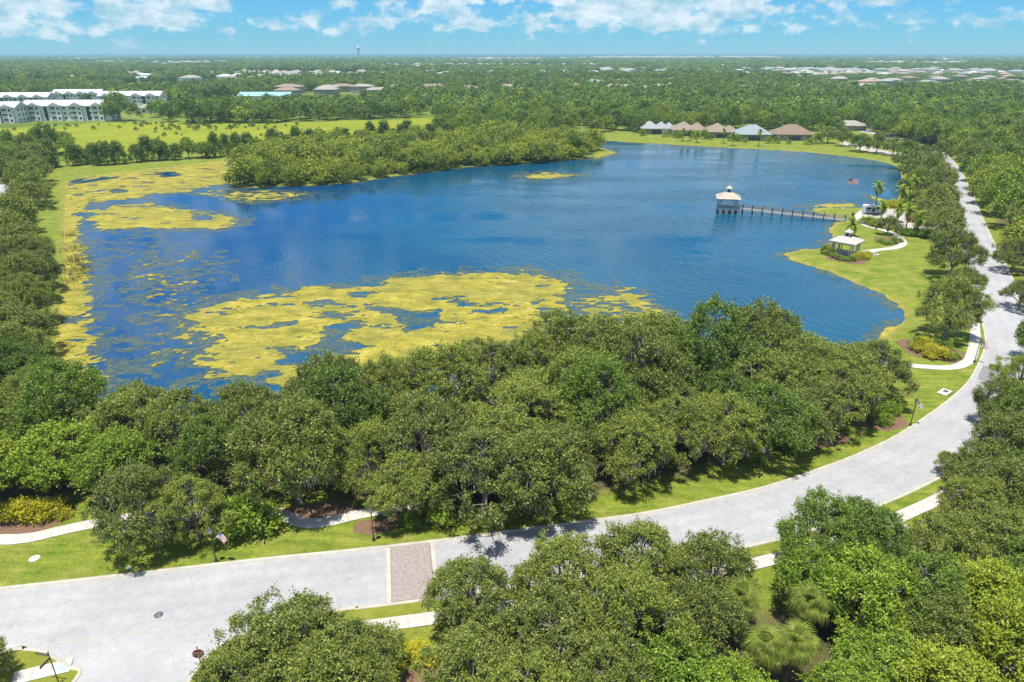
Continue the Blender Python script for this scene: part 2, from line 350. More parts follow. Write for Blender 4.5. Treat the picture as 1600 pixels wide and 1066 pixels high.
def ground_mat():
    m, nt, bs = new_mat('ground'); bs.inputs['Roughness'].default_value = 0.95; bs.inputs['Specular IOR Level'].default_value = 0.15
    big = tex_noise(nt, 0.035, 5, 0.6); mid = tex_noise(nt, 0.35, 6, 0.65); fine = tex_noise(nt, 6.0, 5, 0.75); mow = tex_noise(nt, 0.9, 3, 0.6, stretch=(0.25, 1.6, 1), rot=(0, 0, 0.6))
    lawn = ramp(nt, mid, [(0.28, (0.095, 0.155, 0.016)), (0.5, (0.165, 0.200, 0.026)), (0.74, (0.250, 0.235, 0.060))])
    lawn = mixc(nt, 0.8, lawn, ramp(nt, mow, [(0.3, (0.32, 0.36, 0.32)), (0.7, (0.66, 0.64, 0.58))]), 'OVERLAY')
    lawn = mixc(nt, 0.7, lawn, ramp(nt, tex_noise(nt, 1.7, 5, 0.7), [(0.3, (0.34, 0.37, 0.34)), (0.7, (0.66, 0.64, 0.60))]), 'OVERLAY')
    dry = ramp(nt, tex_noise(nt, 0.13, 5, 0.65), [(0.55, (0, 0, 0)), (0.72, (1, 1, 1))])
    lawn = mixc(nt, mth(nt, 'MULTIPLY', dry, 0.45), lawn, (0.30, 0.25, 0.08))
    meadow = ramp(nt, big, [(0.3, (0.165, 0.215, 0.012)), (0.7, (0.255, 0.265, 0.020))])
    meadow = mixc(nt, 0.4, meadow, ramp(nt, mid, [(0.3, (0.36, 0.38, 0.36)), (0.7, (0.60, 0.58, 0.50))]), 'OVERLAY')
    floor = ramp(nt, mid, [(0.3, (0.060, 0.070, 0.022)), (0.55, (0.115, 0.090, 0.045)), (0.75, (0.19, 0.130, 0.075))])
    wild = mixc(nt, 0.6, ramp(nt, mid, [(0.3, (0.060, 0.095, 0.022)), (0.7, (0.13, 0.165, 0.035))]), ramp(nt, tex_noise(nt, 0.006, 4, 0.6), [(0.4, (0.05, 0.085, 0.02)), (0.55, (0.19, 0.25, 0.025)), (0.7, (0.22, 0.20, 0.10))]))
    shore = ramp(nt, mid, [(0.3, (0.17, 0.18, 0.025)), (0.7, (0.33, 0.26, 0.07))])
    c = mixc(nt, attr(nt, 'meadow'), lawn, meadow)
    c = mixc(nt, attr(nt, 'wild'), c, wild)
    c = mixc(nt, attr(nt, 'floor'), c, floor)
    c = mixc(nt, attr(nt, 'shore'), c, shore)
    c = mixc(nt, 0.85, c, ramp(nt, fine, [(0.3, (0.22, 0.22, 0.22)), (0.7, (0.76, 0.76, 0.76))]), 'OVERLAY')
    nt.links.new(c, bs.inputs['Base Color']); bump(nt, bs, fine, 0.8, 0.1); return m
M['ground'] = ground_mat()

def water_mat():
    m, nt, bs = new_mat('lake_water')
    bs.inputs['IOR'].default_value = 1.33; bs.inputs['Specular IOR Level'].default_value = 0.5
    patch = tex_noise(nt, 0.02, 4, 0.55)
    c = ramp(nt, patch, [(0.3, (0.003, 0.055, 0.112)), (0.7, (0.005, 0.080, 0.150))])
    tcx = nt.nodes.new('ShaderNodeTexCoord'); spx = nt.nodes.new('ShaderNodeSeparateXYZ'); nt.links.new(tcx.outputs['Object'], spx.inputs[0]); lf = nt.nodes.new('ShaderNodeMapRange'); lf.interpolation_type = 'SMOOTHSTEP'; lf.inputs[1].default_value = -75; lf.inputs[2].default_value = -20; lf.inputs[3].default_value = 1; lf.inputs[4].default_value = 0; nt.links.new(spx.outputs['X'], lf.inputs[0])
    c = mixc(nt, lf.outputs[0], c, (0.001, 0.046, 0.135))   # clearer, deeper water at the left end
    nt.links.new(c, bs.inputs['Base Color']); bs.inputs['Roughness'].default_value = 0.06
    # wind waves: distorted bands about 1.5 m long running across (0.86, 0.51), plus smaller chop
    tc0 = nt.nodes.new('ShaderNodeTexCoord')
    def waves(rot, scale, dist, dscale):
        mp = nt.nodes.new('ShaderNodeMapping'); mp.inputs['Rotation'].default_value = (0, 0, rot); nt.links.new(tc0.outputs['Object'], mp.inputs[0])
        wv = nt.nodes.new('ShaderNodeTexWave'); wv.wave_type = 'BANDS'; wv.bands_direction = 'X'; nt.links.new(mp.outputs[0], wv.inputs['Vector'])
        wv.inputs['Scale'].default_value = scale; wv.inputs['Distortion'].default_value = dist; wv.inputs['Detail'].default_value = 2; wv.inputs['Detail Scale'].default_value = dscale; return wv.outputs['Fac']
    w1 = waves(-0.53, 0.19, 16.0, 0.55); w2 = waves(-0.85, 0.11, 14.0, 0.45); chop = tex_noise(nt, 1.1, 3, 0.6)
    h = mth(nt, 'ADD', mth(nt, 'ADD', mth(nt, 'MULTIPLY', w1, 0.040), mth(nt, 'MULTIPLY', w2, 0.045)), mth(nt, 'MULTIPLY', chop, 0.13))
    # the sheltered left end lies calm, the open middle and right are rippled
    tc = nt.nodes.new('ShaderNodeTexCoord'); sp = nt.nodes.new('ShaderNodeSeparateXYZ'); nt.links.new(tc.outputs['Object'], sp.inputs[0])
    w = nt.nodes.new('ShaderNodeMapRange'); w.interpolation_type = 'SMOOTHSTEP'; w.inputs[1].default_value = -62; w.inputs[2].default_value = 5; w.inputs[3].default_value = 0.10; w.inputs[4].default_value = 1.0
    nt.links.new(mth(nt, 'ADD', sp.outputs['X'], mth(nt, 'MULTIPLY', mth(nt, 'SUBTRACT', patch, 0.5), 190)), w.inputs[0])
    b = nt.nodes.new('ShaderNodeBump'); b.inputs['Distance'].default_value = 1.0; lane = ramp(nt, tex_noise(nt, 0.028, 5, 0.6, stretch=(0.45, 1.5, 1), rot=(0, 0, 0.25)), [(0.40, (0.12, 0.12, 0.12)), (0.58, (1, 1, 1))]); nt.links.new(mth(nt, 'MULTIPLY', w.outputs[0], lane), b.inputs['Strength'])
    nt.links.new(h, b.inputs['Height']); nt.links.new(b.outputs[0], bs.inputs['Normal']); return m
M['water'] = water_mat()
def algae_mat():
    m, nt, bs = new_mat('floating_algae'); bs.inputs['Roughness'].default_value = 0.85; bs.inputs['Specular IOR Level'].default_value = 0.25
    mid = tex_noise(nt, 0.22, 6, 0.65, stretch=(1, 1.6, 1)); fine = tex_noise(nt, 2.2, 6, 0.75, stretch=(1, 1.5, 1)); thr = tex_noise(nt, 0.8, 6, 0.7, stretch=(0.6, 1.8, 1), rot=(0, 0, 0.3))
    c = ramp(nt, mid, [(0.28, (0.100, 0.120, 0.022)), (0.44, (0.240, 0.215, 0.028)), (0.58, (0.345, 0.290, 0.040)), (0.75, (0.46, 0.385, 0.13))])
    c = mixc(nt, mth(nt, 'MULTIPLY', ramp(nt, tex_noise(nt, 0.07, 5, 0.65), [(0.46, (0, 0, 0)), (0.66, (1, 1, 1))]), 0.6), c, (0.19, 0.19, 0.045))
    c = mixc(nt, 0.85, c, ramp(nt, fine, [(0.30, (0.20, 0.21, 0.18)), (0.70, (0.74, 0.73, 0.68))]), 'OVERLAY')
    c = mixc(nt, mth(nt, 'MULTIPLY', ramp(nt, thr, [(0.34, (1, 1, 1)), (0.47, (0, 0, 0))]), 0.7), c, (0.10, 0.105, 0.025))
    nt.links.new(c, bs.inputs['Base Color']); bump(nt, bs, fine, 0.7, 0.1); return m
M['algae'] = algae_mat()
def weed_mat():
    m, nt, bs = new_mat('submerged_weed'); bs.inputs['Roughness'].default_value = 0.25
    n = tex_noise(nt, 0.5, 6, 0.7, stretch=(1, 1.6, 1)); nt.links.new(ramp(nt, n, [(0.3, (0.035, 0.085, 0.075)), (0.7, (0.19, 0.19, 0.06))]), bs.inputs['Base Color'])
    nt.links.new(ramp(nt, tex_noise(nt, 1.2, 6, 0.7, stretch=(1, 1.6, 1)), [(0.34, (0, 0, 0)), (0.62, (0.8, 0.8, 0.8))]), bs.inputs['Alpha']); return m
M['weed'] = weed_mat()
def brick_mat():
    m, nt, bs = new_mat('clay_paver'); bs.inputs['Roughness'].default_value = 0.9
    n = tex_noise(nt, 3.5, 4, 0.7)
    nt.links.new(ramp(nt, n, [(0.3, (0.23, 0.190, 0.175)), (0.5, (0.31, 0.260, 0.238)), (0.7, (0.41, 0.365, 0.335))]), bs.inputs['Base Color']); return m
M['paver'] = brick_mat()
def flag_mat():
    """stripes and canton of a flag, flat print on the cloth (object x along the fly, y along the hoist)"""
    m, nt, bs = new_mat('flag_cloth'); bs.inputs['Roughness'].default_value = 0.8
    u = attr(nt, 'fu'); v = attr(nt, 'fv')
    st = mth(nt, 'LESS_THAN', mth(nt, 'FRACT', mth(nt, 'MULTIPLY', v, 6.5)), 0.5)
    c = mixc(nt, st, (0.72, 0.70, 0.70), (0.38, 0.035, 0.06))
    cant = mth(nt, 'MULTIPLY', mth(nt, 'LESS_THAN', u, 0.4), mth(nt, 'GREATER_THAN', v, 0.4615))
    c = mixc(nt, cant, c, (0.025, 0.035, 0.14))
    su = mth(nt, 'SUBTRACT', mth(nt, 'FRACT', mth(nt, 'MULTIPLY', u, 15)), 0.5); sv = mth(nt, 'SUBTRACT', mth(nt, 'FRACT', mth(nt, 'MULTIPLY', v, 16.7)), 0.5)
    star = mth(nt, 'LESS_THAN', mth(nt, 'ADD', mth(nt, 'MULTIPLY', su, su), mth(nt, 'MULTIPLY', sv, sv)), 0.045)
    c = mixc(nt, mth(nt, 'MULTIPLY', star, cant), c, (0.75, 0.75, 0.75))
    nt.links.new(c, bs.inputs['Base Color']); return m
M['flag'] = flag_mat()

# ------------------------------------------------------------------ outlines of the place (photograph pixels put on the ground)
SHORE_PX = [(112, 283), (200, 269), (300, 258), (352, 252), (372, 262), (352, 276), (360, 288), (400, 293), (450, 291), (520, 288), (580, 281), (640, 272), (720, 262), (800, 256), (870, 251),
            (925, 245), (958, 239), (940, 233), (905, 226), (896, 219), (930, 219), (980, 222), (1050, 226), (1120, 230), (1200, 234), (1260, 238), (1310, 243), (1350, 248), (1385, 255), (1404, 264), (1408, 285), (1404, 305),
            (1395, 318), (1350, 324), (1300, 324.5), (1272, 330), (1290, 336), (1316, 343), (1306, 349), (1299, 362), (1300, 375), (1290, 387), (1245, 392), (1226, 398), (1242, 408), (1290, 423), (1340, 445),
            (1375, 458), (1397, 471), (1410, 485), (1412, 498), (1402, 510), (1376, 528), (1330, 548), (1200, 572), (1000, 580), (850, 588), (700, 608), (550, 640), (400, 668), (250, 668), (160, 650), (115, 628),
            (92, 600), (92, 570), (92, 530), (98, 480), (107, 430), (105, 400), (103, 340), (106, 305)]
SHORE = closed_spline(GP(SHORE_PX, WATER), 2.5)
LK = [(0, 922), (200, 900), (400, 877), (560, 861), (700, 845), (850, 825), (1000, 805), (1100, 785), (1200, 762), (1300, 728), (1350, 708), (1400, 684), (1450, 652), (1490, 622), (1514, 599), (1528, 576), (1539, 550), (1542, 531)]
lk = [tuple(p) for p in GP(LK)]
lk = [(-90, 41.3), (-68, 44.8)] + lk + [(86.9, 118), (102.7, 147.3), (122.2, 184.7), (148.6, 234), (167.3, 269), (189, 312), (205, 352), (214, 400), (216, 470)]
KERB_L = resample(spline(lk, 1.0), 1.0)          # lakeside kerb line, left to right
ROAD_W = 7.5
KERB_R = offset(KERB_L, ROAD_W)
MEADOW = GP([(-120, 245), (-120, 204), (40, 199), (170, 191), (290, 190), (400, 194), (500, 190), (600, 187), (680, 183), (690, 200), (640, 214), (520, 221), (380, 228), (200, 233), (60, 238)])
GROVE = GP([(-170, 815), (-150, 640), (40, 590), (100, 635), (150, 664), (250, 682), (400, 682), (550, 652), (700, 618), (850, 598), (1000, 590), (1150, 584), (1260, 586), (1325, 602), (1362, 612), (1385, 622), (1385, 645),
            (1350, 672), (1290, 690), (1200, 724), (1100, 752), (1000, 782), (900, 806), (830, 822), (700, 838), (575, 840), (545, 806), (420, 786), (330, 792), (200, 797), (100, 800), (0, 806)])
LEFTROW = GP([(-140, 640), (-130, 330), (-60, 250), (50, 246), (70, 262), (63, 300), (58, 350), (60, 400), (64, 450), (58, 500), (54, 540), (74, 590), (60, 620)])
PENIN = GP([(382, 291), (374, 268), (396, 250), (430, 240), (520, 232), (640, 225), (760, 220), (880, 218), (900, 226), (930, 236), (915, 245), (870, 250), (800, 254), (720, 260), (640, 269), (580, 278), (520, 285), (450, 288), (400, 290)])
RIGHTWOOD = np.vstack([offset(KERB_L, ROAD_W+1.8)[95:], [(400, 470), (400, 100), (85, 20), (64, 40), (60, 62)]])
NEARWOOD = np.array([(-2, 41.5), (-2, 20), (90, 20), (80, 60), (64, 66), (46, 57), (33, 50.5), (18, 45.5)])
LEFTLOT = GP([(-60, 284), (12, 284), (15, 300), (8, 320), (4, 360), (-60, 380)])
HOUSELAWN = GP([(890, 214), (980, 214), (1100, 218), (1250, 222), (1310, 226), (1330, 238), (1300, 246), (890, 225)])

# ------------------------------------------------------------------ the ground
def build_ground():
    def lines(lo, hi, step, far):
        c = list(np.arange(lo, hi+1e-6, step)); a, s = hi, step
        while a < far: s *= 1.22; a += s; c.append(a)
        a, s = lo, step; b = []
        while a > -far: s *= 1.22; a -= s; b.append(a)
        return np.array(b[::-1]+c)
    X = lines(-222, 215, 1.6, 40000); Y = lines(26, 440, 1.6, 40000); Y = Y[Y > -3000]
    gx, gy = np.meshgrid(X, Y); Q = np.c_[gx.ravel(), gy.ravel()]; n = len(Q)
    near = (np.abs(Q[:, 0]) < 420) & (Q[:, 1] > -40) & (Q[:, 1] < 560)
    s = np.full(n, -999.0); s[near] = sdf(Q[near], SHORE)
    z = np.where(s < -5, 0, np.where(s < 0, WATER*(1-(-s/5.0))**1.5, WATER-np.minimum(s*0.35, 1.6)))
    def zone(poly, soft, amp=1.5, inset=0.0):
        w = np.zeros(n); d = sdf(Q[near], poly)-inset+(fbm(Q[near, 0]*0.3, Q[near, 1]*0.3, 5)-0.5)*amp*2; w[near] = np.clip(d/soft+0.5, 0, 1); return w
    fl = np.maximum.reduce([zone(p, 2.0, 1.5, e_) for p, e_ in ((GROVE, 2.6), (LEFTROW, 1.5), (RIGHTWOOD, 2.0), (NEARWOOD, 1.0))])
    wild = np.clip((Q[:, 1]-425)/20, 0, 1); wild[~near] = 1; wild = np.maximum(wild, zone(PENIN, 3)); wild[Q[:, 0] < -225] = np.maximum(wild[Q[:, 0] < -225], 0.7)
    wild = wild*(1-zone(HOUSELAWN, 4)); me_ = zone(MEADOW, 5, 4); wild = wild*(1-me_)
    sh = np.clip(1-np.abs(s+0.3)/1.6, 0, 1)
    nx, ny = len(X), len(Y); i = np.arange(nx*ny).reshape(ny, nx)
    F = np.stack([i[:-1, :-1].ravel(), i[:-1, 1:].ravel(), i[1:, 1:].ravel(), i[1:, :-1].ravel()], 1)
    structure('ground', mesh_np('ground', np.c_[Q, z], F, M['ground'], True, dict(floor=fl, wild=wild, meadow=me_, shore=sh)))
build_ground()
lo, hi = SHORE.min(0)-6, SHORE.max(0)+6
structure('lake_water', mesh_np('lake_water', [(lo[0], lo[1], WATER), (hi[0], lo[1], WATER), (hi[0], hi[1], WATER), (lo[0], hi[1], WATER)], [(0, 1, 2, 3)], M['water']))

# ------------------------------------------------------------------ road, kerbs, paths
def strip(A, B, za, zb=None):
    n = len(A); V = np.vstack([np.c_[A, np.full(n, za)], np.c_[B, np.full(n, za if zb is None else zb)]]); i = np.arange(n-1)
    return V, np.stack([i, i+n, i+n+1, i+1], 1)
V, F = strip(KERB_L, KERB_R, 0.02); road = structure('road', mesh_np('road', V, F, M['road'], False, dict(across=np.r_[np.zeros(len(KERB_L)), np.ones(len(KERB_L))])))
def kerb(line, side, name='kerb', w=0.32, top=0.12):
    """swept kerb: the line is its road edge, side +1 puts it on the right"""
    prof = [(0.0, 0.005), (0.05, top), (w, top), (w+0.02, 0.0)]
    V = []; n = len(line)
    for d, z in prof: V.append(np.c_[offset(line, d*side), np.full(n, z)])
    V = np.vstack(V); F = []
    for k in range(3):
        i = np.arange(n-1)+k*n; q = np.stack([i, i+1, i+1+n, i+n], 1); F.append(q[:, ::-1] if side < 0 else q)
    return structure(name, mesh_np(name, V, np.vstack(F), M['kerb']))
kerb(KERB_L, -1)
# side street running off to the lower left
CORNER_R = spline([G(560, 947), G(470, 962), G(400, 983), G(349, 1003), G(317, 1032), G(292, 1064), (-26, 33), (-28.5, 22)], 0.5)
CORNER_L = spline([(-90, 32.6), (-60, 38.3), G(0, 1016), G(40, 1013), G(67, 1016), G(91, 1027), G(110, 1040), G(121, 1064), (-36.4, 30), (-37, 22)], 0.4)
structure('side_street', mesh_np('side_street', [(-95, 36, .016), (-95, 20, .016), (-10, 20, .016), (-10, 49, .016), (-36, 48, .016)], [(0, 1, 2, 3, 4)], M['road']))
iR = int(np.argmin(np.linalg.norm(KERB_R-np.array(G(560, 947)), axis=1)))
kerb(KERB_R[iR:], 1); kerb(CORNER_R, -1); kerb(CORNER_L, 1)
# grass corners inside the kerbs of the side street
def poly_sheet(P, z, name, mat, parent=None):
    return structure(name, mesh_np(name, [(x, y, z) for x, y in P], [tuple(range(len(P)))], mat), parent)
def lawn_mat():
    m, nt, bs = new_mat('verge_grass'); bs.inputs['Roughness'].default_value = 0.95; bs.inputs['Specular IOR Level'].default_value = 0.15
    mid = tex_noise(nt, 0.6, 6, 0.65); fine = tex_noise(nt, 7, 5, 0.75)
    c = ramp(nt, mid, [(0.3, (0.13, 0.175, 0.014)), (0.7, (0.24, 0.225, 0.04))])
    c = mixc(nt, 0.6, c, ramp(nt, fine, [(0.25, (0.30, 0.30, 0.30)), (0.75, (0.66, 0.66, 0.66))]), 'OVERLAY')
    nt.links.new(c, bs.inputs['Base Color']); bump(nt, bs, fine, 0.6, 0.08); return m
M['verge'] = lawn_mat()
P = offset(CORNER_L, 0.3); poly_sheet(list(map(tuple, P))+[(-95, 20)], 0.06, 'corner_lawn', M['verge'])
P = offset(CORNER_R, -0.3); poly_sheet(list(map(tuple, P))+[(-10, 20), (-8, 46.9)], 0.03, 'corner_lawn', M['verge'])

def slab_path(name, centre, width, step, z=0.05, skip=None):
    """a footpath laid in separate concrete slabs on a bedding strip"""
    C = resample(centre, step); A, B = offset(C, -width/2), offset(C, width/2); n = len(C)
    V, F = strip(offset(C, -width/2-.02), offset(C, width/2+.02), z-0.02); base = structure(name, mesh_np(name, V, F, M['joint']))
    for i in range(n-1):
        g = 0.012/step; q = [A[i]+(A[i+1]-A[i])*g, B[i]+(B[i+1]-B[i])*g, B[i+1]+(B[i]-B[i+1])*g, A[i+1]+(A[i]-A[i+1])*g]
        dz = random.uniform(-.004, .004); c = sum(q)/4
        V = [(p[0]-c[0], p[1]-c[1], -0.06) for p in q]+[(p[0]-c[0], p[1]-c[1], 0) for p in q]
        o = obj('slab', mesh_np('slab', V, [(4, 5, 6, 7), (0, 1, 5, 4), (1, 2, 6, 5), (2, 3, 7, 6), (3, 0, 4, 7)], M['slab']), base, (c[0], c[1], z+dz))
    return base
random.seed(4)
near_walk = offset(KERB_L, ROAD_W+0.35+1.35+0.75)
j0 = int(np.argmin(np.linalg.norm(near_walk-np.array((-14, 44.5)), axis=1))); j1 = int(np.argmin(np.linalg.norm(near_walk-np.array((62, 72)), axis=1)))
slab_path('sidewalk', near_walk[j0:j1], 1.45, 1.5, 0.075)
slab_path('lakeside_path', spline(GP([(-120, 860), (-60, 850), (0, 843), (40, 842), (110, 826), (190, 811), (250, 808), (330, 806), (410, 797), (440, 804), (475, 818), (510, 816), (560, 804), (640, 790)]), 0.5), 1.6, 1.6)
slab_path('grove_path', spline(GP([(1340, 556), (1385, 567), (1418, 571), (1441, 573), (1478, 575), (1502, 571), (1516, 560), (1523, 535), (1523, 512), (1520, 480)])[:], 0.5), 1.6, 1.6)
slab_path('gazebo_path', spline(GP([(1330, 397), (1370, 391), (1400, 387), (1411, 380), (1402, 369), (1382, 360), (1357, 354), (1345, 346), (1341, 338), (1347, 331)]), 0.5), 1.9, 1.9)
slab_path('dock_approach', spline(GP([(1327, 343.5), (1336, 342.5), (1345, 344)]), 0.5), 2.0, 1.8, 0.06)
slab_path('corner_walk', spline([G(20, 1062), G(60, 1052), G(112, 1040)], 0.5), 1.35, 1.4, 0.10)
slab_path('wood_walk', spline(GP([(1390, 812), (1408, 822), (1425, 836), (1445, 852)]), 0.5), 1.3, 1.4, 0.07)
# driveway and car park by the dock, side lane on the far shore, lot on the left edge
poly_sheet(GP([(1343, 328), (1360, 325), (1400, 327), (1420, 333), (1460, 340), (1500, 338), (1502, 352), (1455, 368), (1420, 364), (1400, 352), (1375, 341), (1350, 339)]), 0.016, 'car_park', M['sand'])
poly_sheet(GP([(1316, 221), (1350, 228), (1380, 235), (1412, 240), (1470, 243), (1480, 249), (1440, 247), (1400, 245), (1370, 240), (1340, 233), (1312, 225)]), 0.016, 'shore_lane', M['sand'])
poly_sheet(GP([(-60, 288), (12, 288), (15, 300), (8, 320), (6, 350), (-60, 360)]), 0.016, 'left_lot', M['road'])
poly_sheet(GP([(-20, 348), (6, 350), (2, 380), (-20, 420), (-50, 420)]), 0.016, 'left_lot', M['road'])
# asphalt repairs
for q in ([(1527, 592), (1536, 571), (1562, 577), (1560, 602)], [(1503, 694), (1518, 681), (1532, 684), (1530, 704)]):
    poly_sheet(GP(q), 0.025, 'asphalt_patch', M['patch'])
# clay paver crossing with concrete bands
def paver_crossing():
    a = int(np.argmin(np.abs(KERB_L[:, 0]-G(611, 856)[0])))
    p0 = KERB_L[a]; T = KERB_L[a+4]-KERB_L[a]; T /= np.linalg.norm(T); Nn = np.array([T[1], -T[0]])
    Wd = 3.9; mb = MB(); bw, bl = 0.105, 0.21
    rz = math.atan2(T[1], T[0])
    base = structure('paver_crossing', mesh_np('paver_crossing', [(*(p0+T*u+Nn*v), 0.024) for u, v in ((0, 0.03), (Wd, 0.03), (Wd, ROAD_W-.03), (0, ROAD_W-.03))], [(3, 2, 1, 0)], M['joint']))
    V = []; F = []
    for i in range(int(Wd/bl)):
        for j in range(int((ROAD_W-0.1)/bw)):
            u = (i+.5)*bl+(0.5*bl if j % 2 else 0); v = 0.05+(j+.5)*bw
            if u > Wd-0.1: continue
            c = p0+T*u+Nn*v; k = len(V); z = 0.032+random.uniform(-.002, .003)
            for su, sv in ((-1, -1), (1, -1), (1, 1), (-1, 1)):
                V.append((*(c+T*su*(bl/2-.006)+Nn*sv*(bw/2-.006)), z))
            for su, sv in ((-1, -1), (1, -1), (1, 1), (-1, 1)):
                V.append((*(c+T*su*(bl/2-.006)+Nn*sv*(bw/2-.006)), 0.018))
            F += [(k+3, k+2, k+1, k), (k, k+1, k+5, k+4), (k+1, k+2, k+6, k+5), (k+2, k+3, k+7, k+6), (k+3, k, k+4, k+7)]
    tag(obj('pavers', mesh_np('pavers', V, F, M['paver']), base), kind='stuff')
    for u in (-0.2, Wd+0.2):
        c = p0+T*u+Nn*ROAD_W/2; MB().box((c[0], c[1], 0.02), (0.36, ROAD_W-.06, 0.03), rz).build('concrete_band', M['kerb'], base)
paver_crossing()
# mulch beds
def blob(c, rx, ry, rot=0, n=28, seed=0):
    r = random.Random(seed); ph = [r.uniform(0, 6.3) for _ in range(3)]; out = []
    for k in range(n):
        a = 2*math.pi*k/n; q = 1+0.13*math.sin(2*a+ph[0])+0.10*math.sin(3*a+ph[1])+0.06*math.sin(5*a+ph[2]); x, y = rx*q*math.cos(a), ry*q*math.sin(a)
        out.append((c[0]+x*math.cos(rot)-y*math.sin(rot), c[1]+x*math.sin(rot)+y*math.cos(rot)))
    return out
for i, (px, py, rx, ry, rot) in enumerate([(45, 815, 4.5, 1.9, 0.2), (320, 818, 1.8, 1.6, 0.2), (375, 815, 3.0, 2.0, 0.1), (500, 800, 4.2, 1.8, 0.1), (590, 822, 2.4, 1.4, 0.2), (1458, 549, 4.2, 5.2, 0.5), (1322, 403, 5.0, 4.4, 0), (1392, 374, 4.0, 3.0, 0.2), (1378, 655, 3.6, 3.0, 0.6), (1290, 688, 3, 1.6, 0.4), (640, 1052, 2.4, 1.6, 0)]):
    poly_sheet(blob(G(px, py), rx, ry, rot, seed=i), 0.008+0.001*i, 'mulch_bed', M['mulch'])

# ------------------------------------------------------------------ floating algae
def clip_positive(V, T, val):
    """keep the part of each triangle where val > 0"""
    keepV = [V]; nv = len(V); F = []
    p = val[T] > 0; c = p.sum(1); F.append(T[c == 3])
    for cnt in (1, 2):
        S = T[c == cnt]; ps = p[c == cnt]
        if len(S) == 0: continue
        k = np.argmax(ps if cnt == 1 else ~ps, axis=1); r = np.arange(len(S))
        a, b, d = S[r, k], S[r, (k+1) % 3], S[r, (k+2) % 3]
        def cut(i, j):
            t = (val[i]/(val[i]-val[j]))[:, None]; return V[i]+(V[j]-V[i])*t
        E1, E2 = cut(a, b), cut(a, d); m = len(S); i1 = nv+np.arange(m); i2 = nv+m+np.arange(m); keepV += [E1, E2]; nv += 2*m
        if cnt == 1: F.append(np.stack([a, i1, i2], 1))
        else: F.append(np.stack([i1, b, d], 1)); F.append(np.stack([i1, d, i2], 1))
    V = np.vstack(keepV); F = np.vstack(F); used = np.unique(F); mp = np.zeros(len(V), int); mp[used] = np.arange(len(used)); return V[used], mp[F]
MATS = [([(290, 500), (330, 478), (400, 462), (480, 448), (560, 447), (620, 437), (690, 430), (760, 430), (830, 428), (872, 437), (890, 452), (862, 458), (850, 462), (878, 474), (895, 500), (880, 545), (700, 590), (560, 620), (470, 610), (420, 592), (345, 580), (320, 566), (332, 548), (340, 535), (330, 516), (302, 512)], 0.4),
        ([(143, 331), (180, 322), (230, 318), (262, 326), (300, 330), (340, 335), (376, 349), (340, 360), (290, 357), (240, 356), (200, 359), (160, 359), (150, 345)], 0),
        ([(104, 292), (150, 276), (250, 262), (380, 246), (372, 276), (345, 290), (318, 292), (290, 300), (240, 303), (210, 309), (160, 316), (130, 316), (118, 334), (104, 334)], 0.8),
        ([(96, 310), (125, 312), (119, 340), (117, 370), (122, 390), (136, 420), (128, 450), (132, 480), (129, 510), (134, 545), (146, 560), (142, 580), (158, 592), (165, 606), (100, 640), (80, 570), (85, 500), (95, 450), (93, 400), (90, 350)], 0.2),
        ([(808, 275), (850, 270), (908, 272), (892, 277), (840, 280)], -0.5),
        ([(1225, 323), (1280, 317), (1345, 317), (1340, 326), (1280, 328)], -2.2),
        ([(1352, 300), (1380, 292), (1415, 285), (1415, 320), (1362, 316)], -1.8), ([(1372, 276), (1400, 268), (1420, 262), (1420, 290), (1385, 284)], -1.6),
        ([(915, 238), (945, 235), (962, 239), (930, 248)], 0.5)]
HOLES = [([(555, 480), (600, 479), (640, 485), (682, 486), (690, 500), (664, 513), (632, 523), (636, 506), (610, 492)], 0), ([(438, 566), (465, 552), (500, 535), (520, 522), (545, 513), (536, 530), (565, 533), (585, 541), (530, 556), (478, 574)], 0),
         ([(300, 340), (318, 337), (336, 341), (326, 346), (306, 345)], 0), ([(112, 285), (150, 279), (190, 275), (188, 279), (150, 284), (116, 289)], -0.6), ([(160, 297), (182, 295), (205, 297), (200, 302), (170, 303)], -1.0), ([(728, 484), (790, 482), (785, 490), (735, 491)], -0.3), ([(820, 470), (850, 468), (852, 478), (828, 480)], -0.3), ([(888, 482), (910, 480), (908, 490), (892, 491)], -0.2), ([(425, 508), (475, 500), (470, 507), (430, 513)], -0.4), ([(240, 270), (275, 268), (290, 276), (250, 278)], -0.4)]
WISPS = [[(896, 470), (905, 458), (940, 455), (980, 448), (1014, 454), (1032, 468), (1040, 482), (1072, 503), (1040, 540), (880, 560), (880, 500)], [(330, 300), (420, 296), (480, 300), (470, 312), (380, 318), (330, 312)], [(290, 300), (350, 292), (372, 300), (330, 312)]]
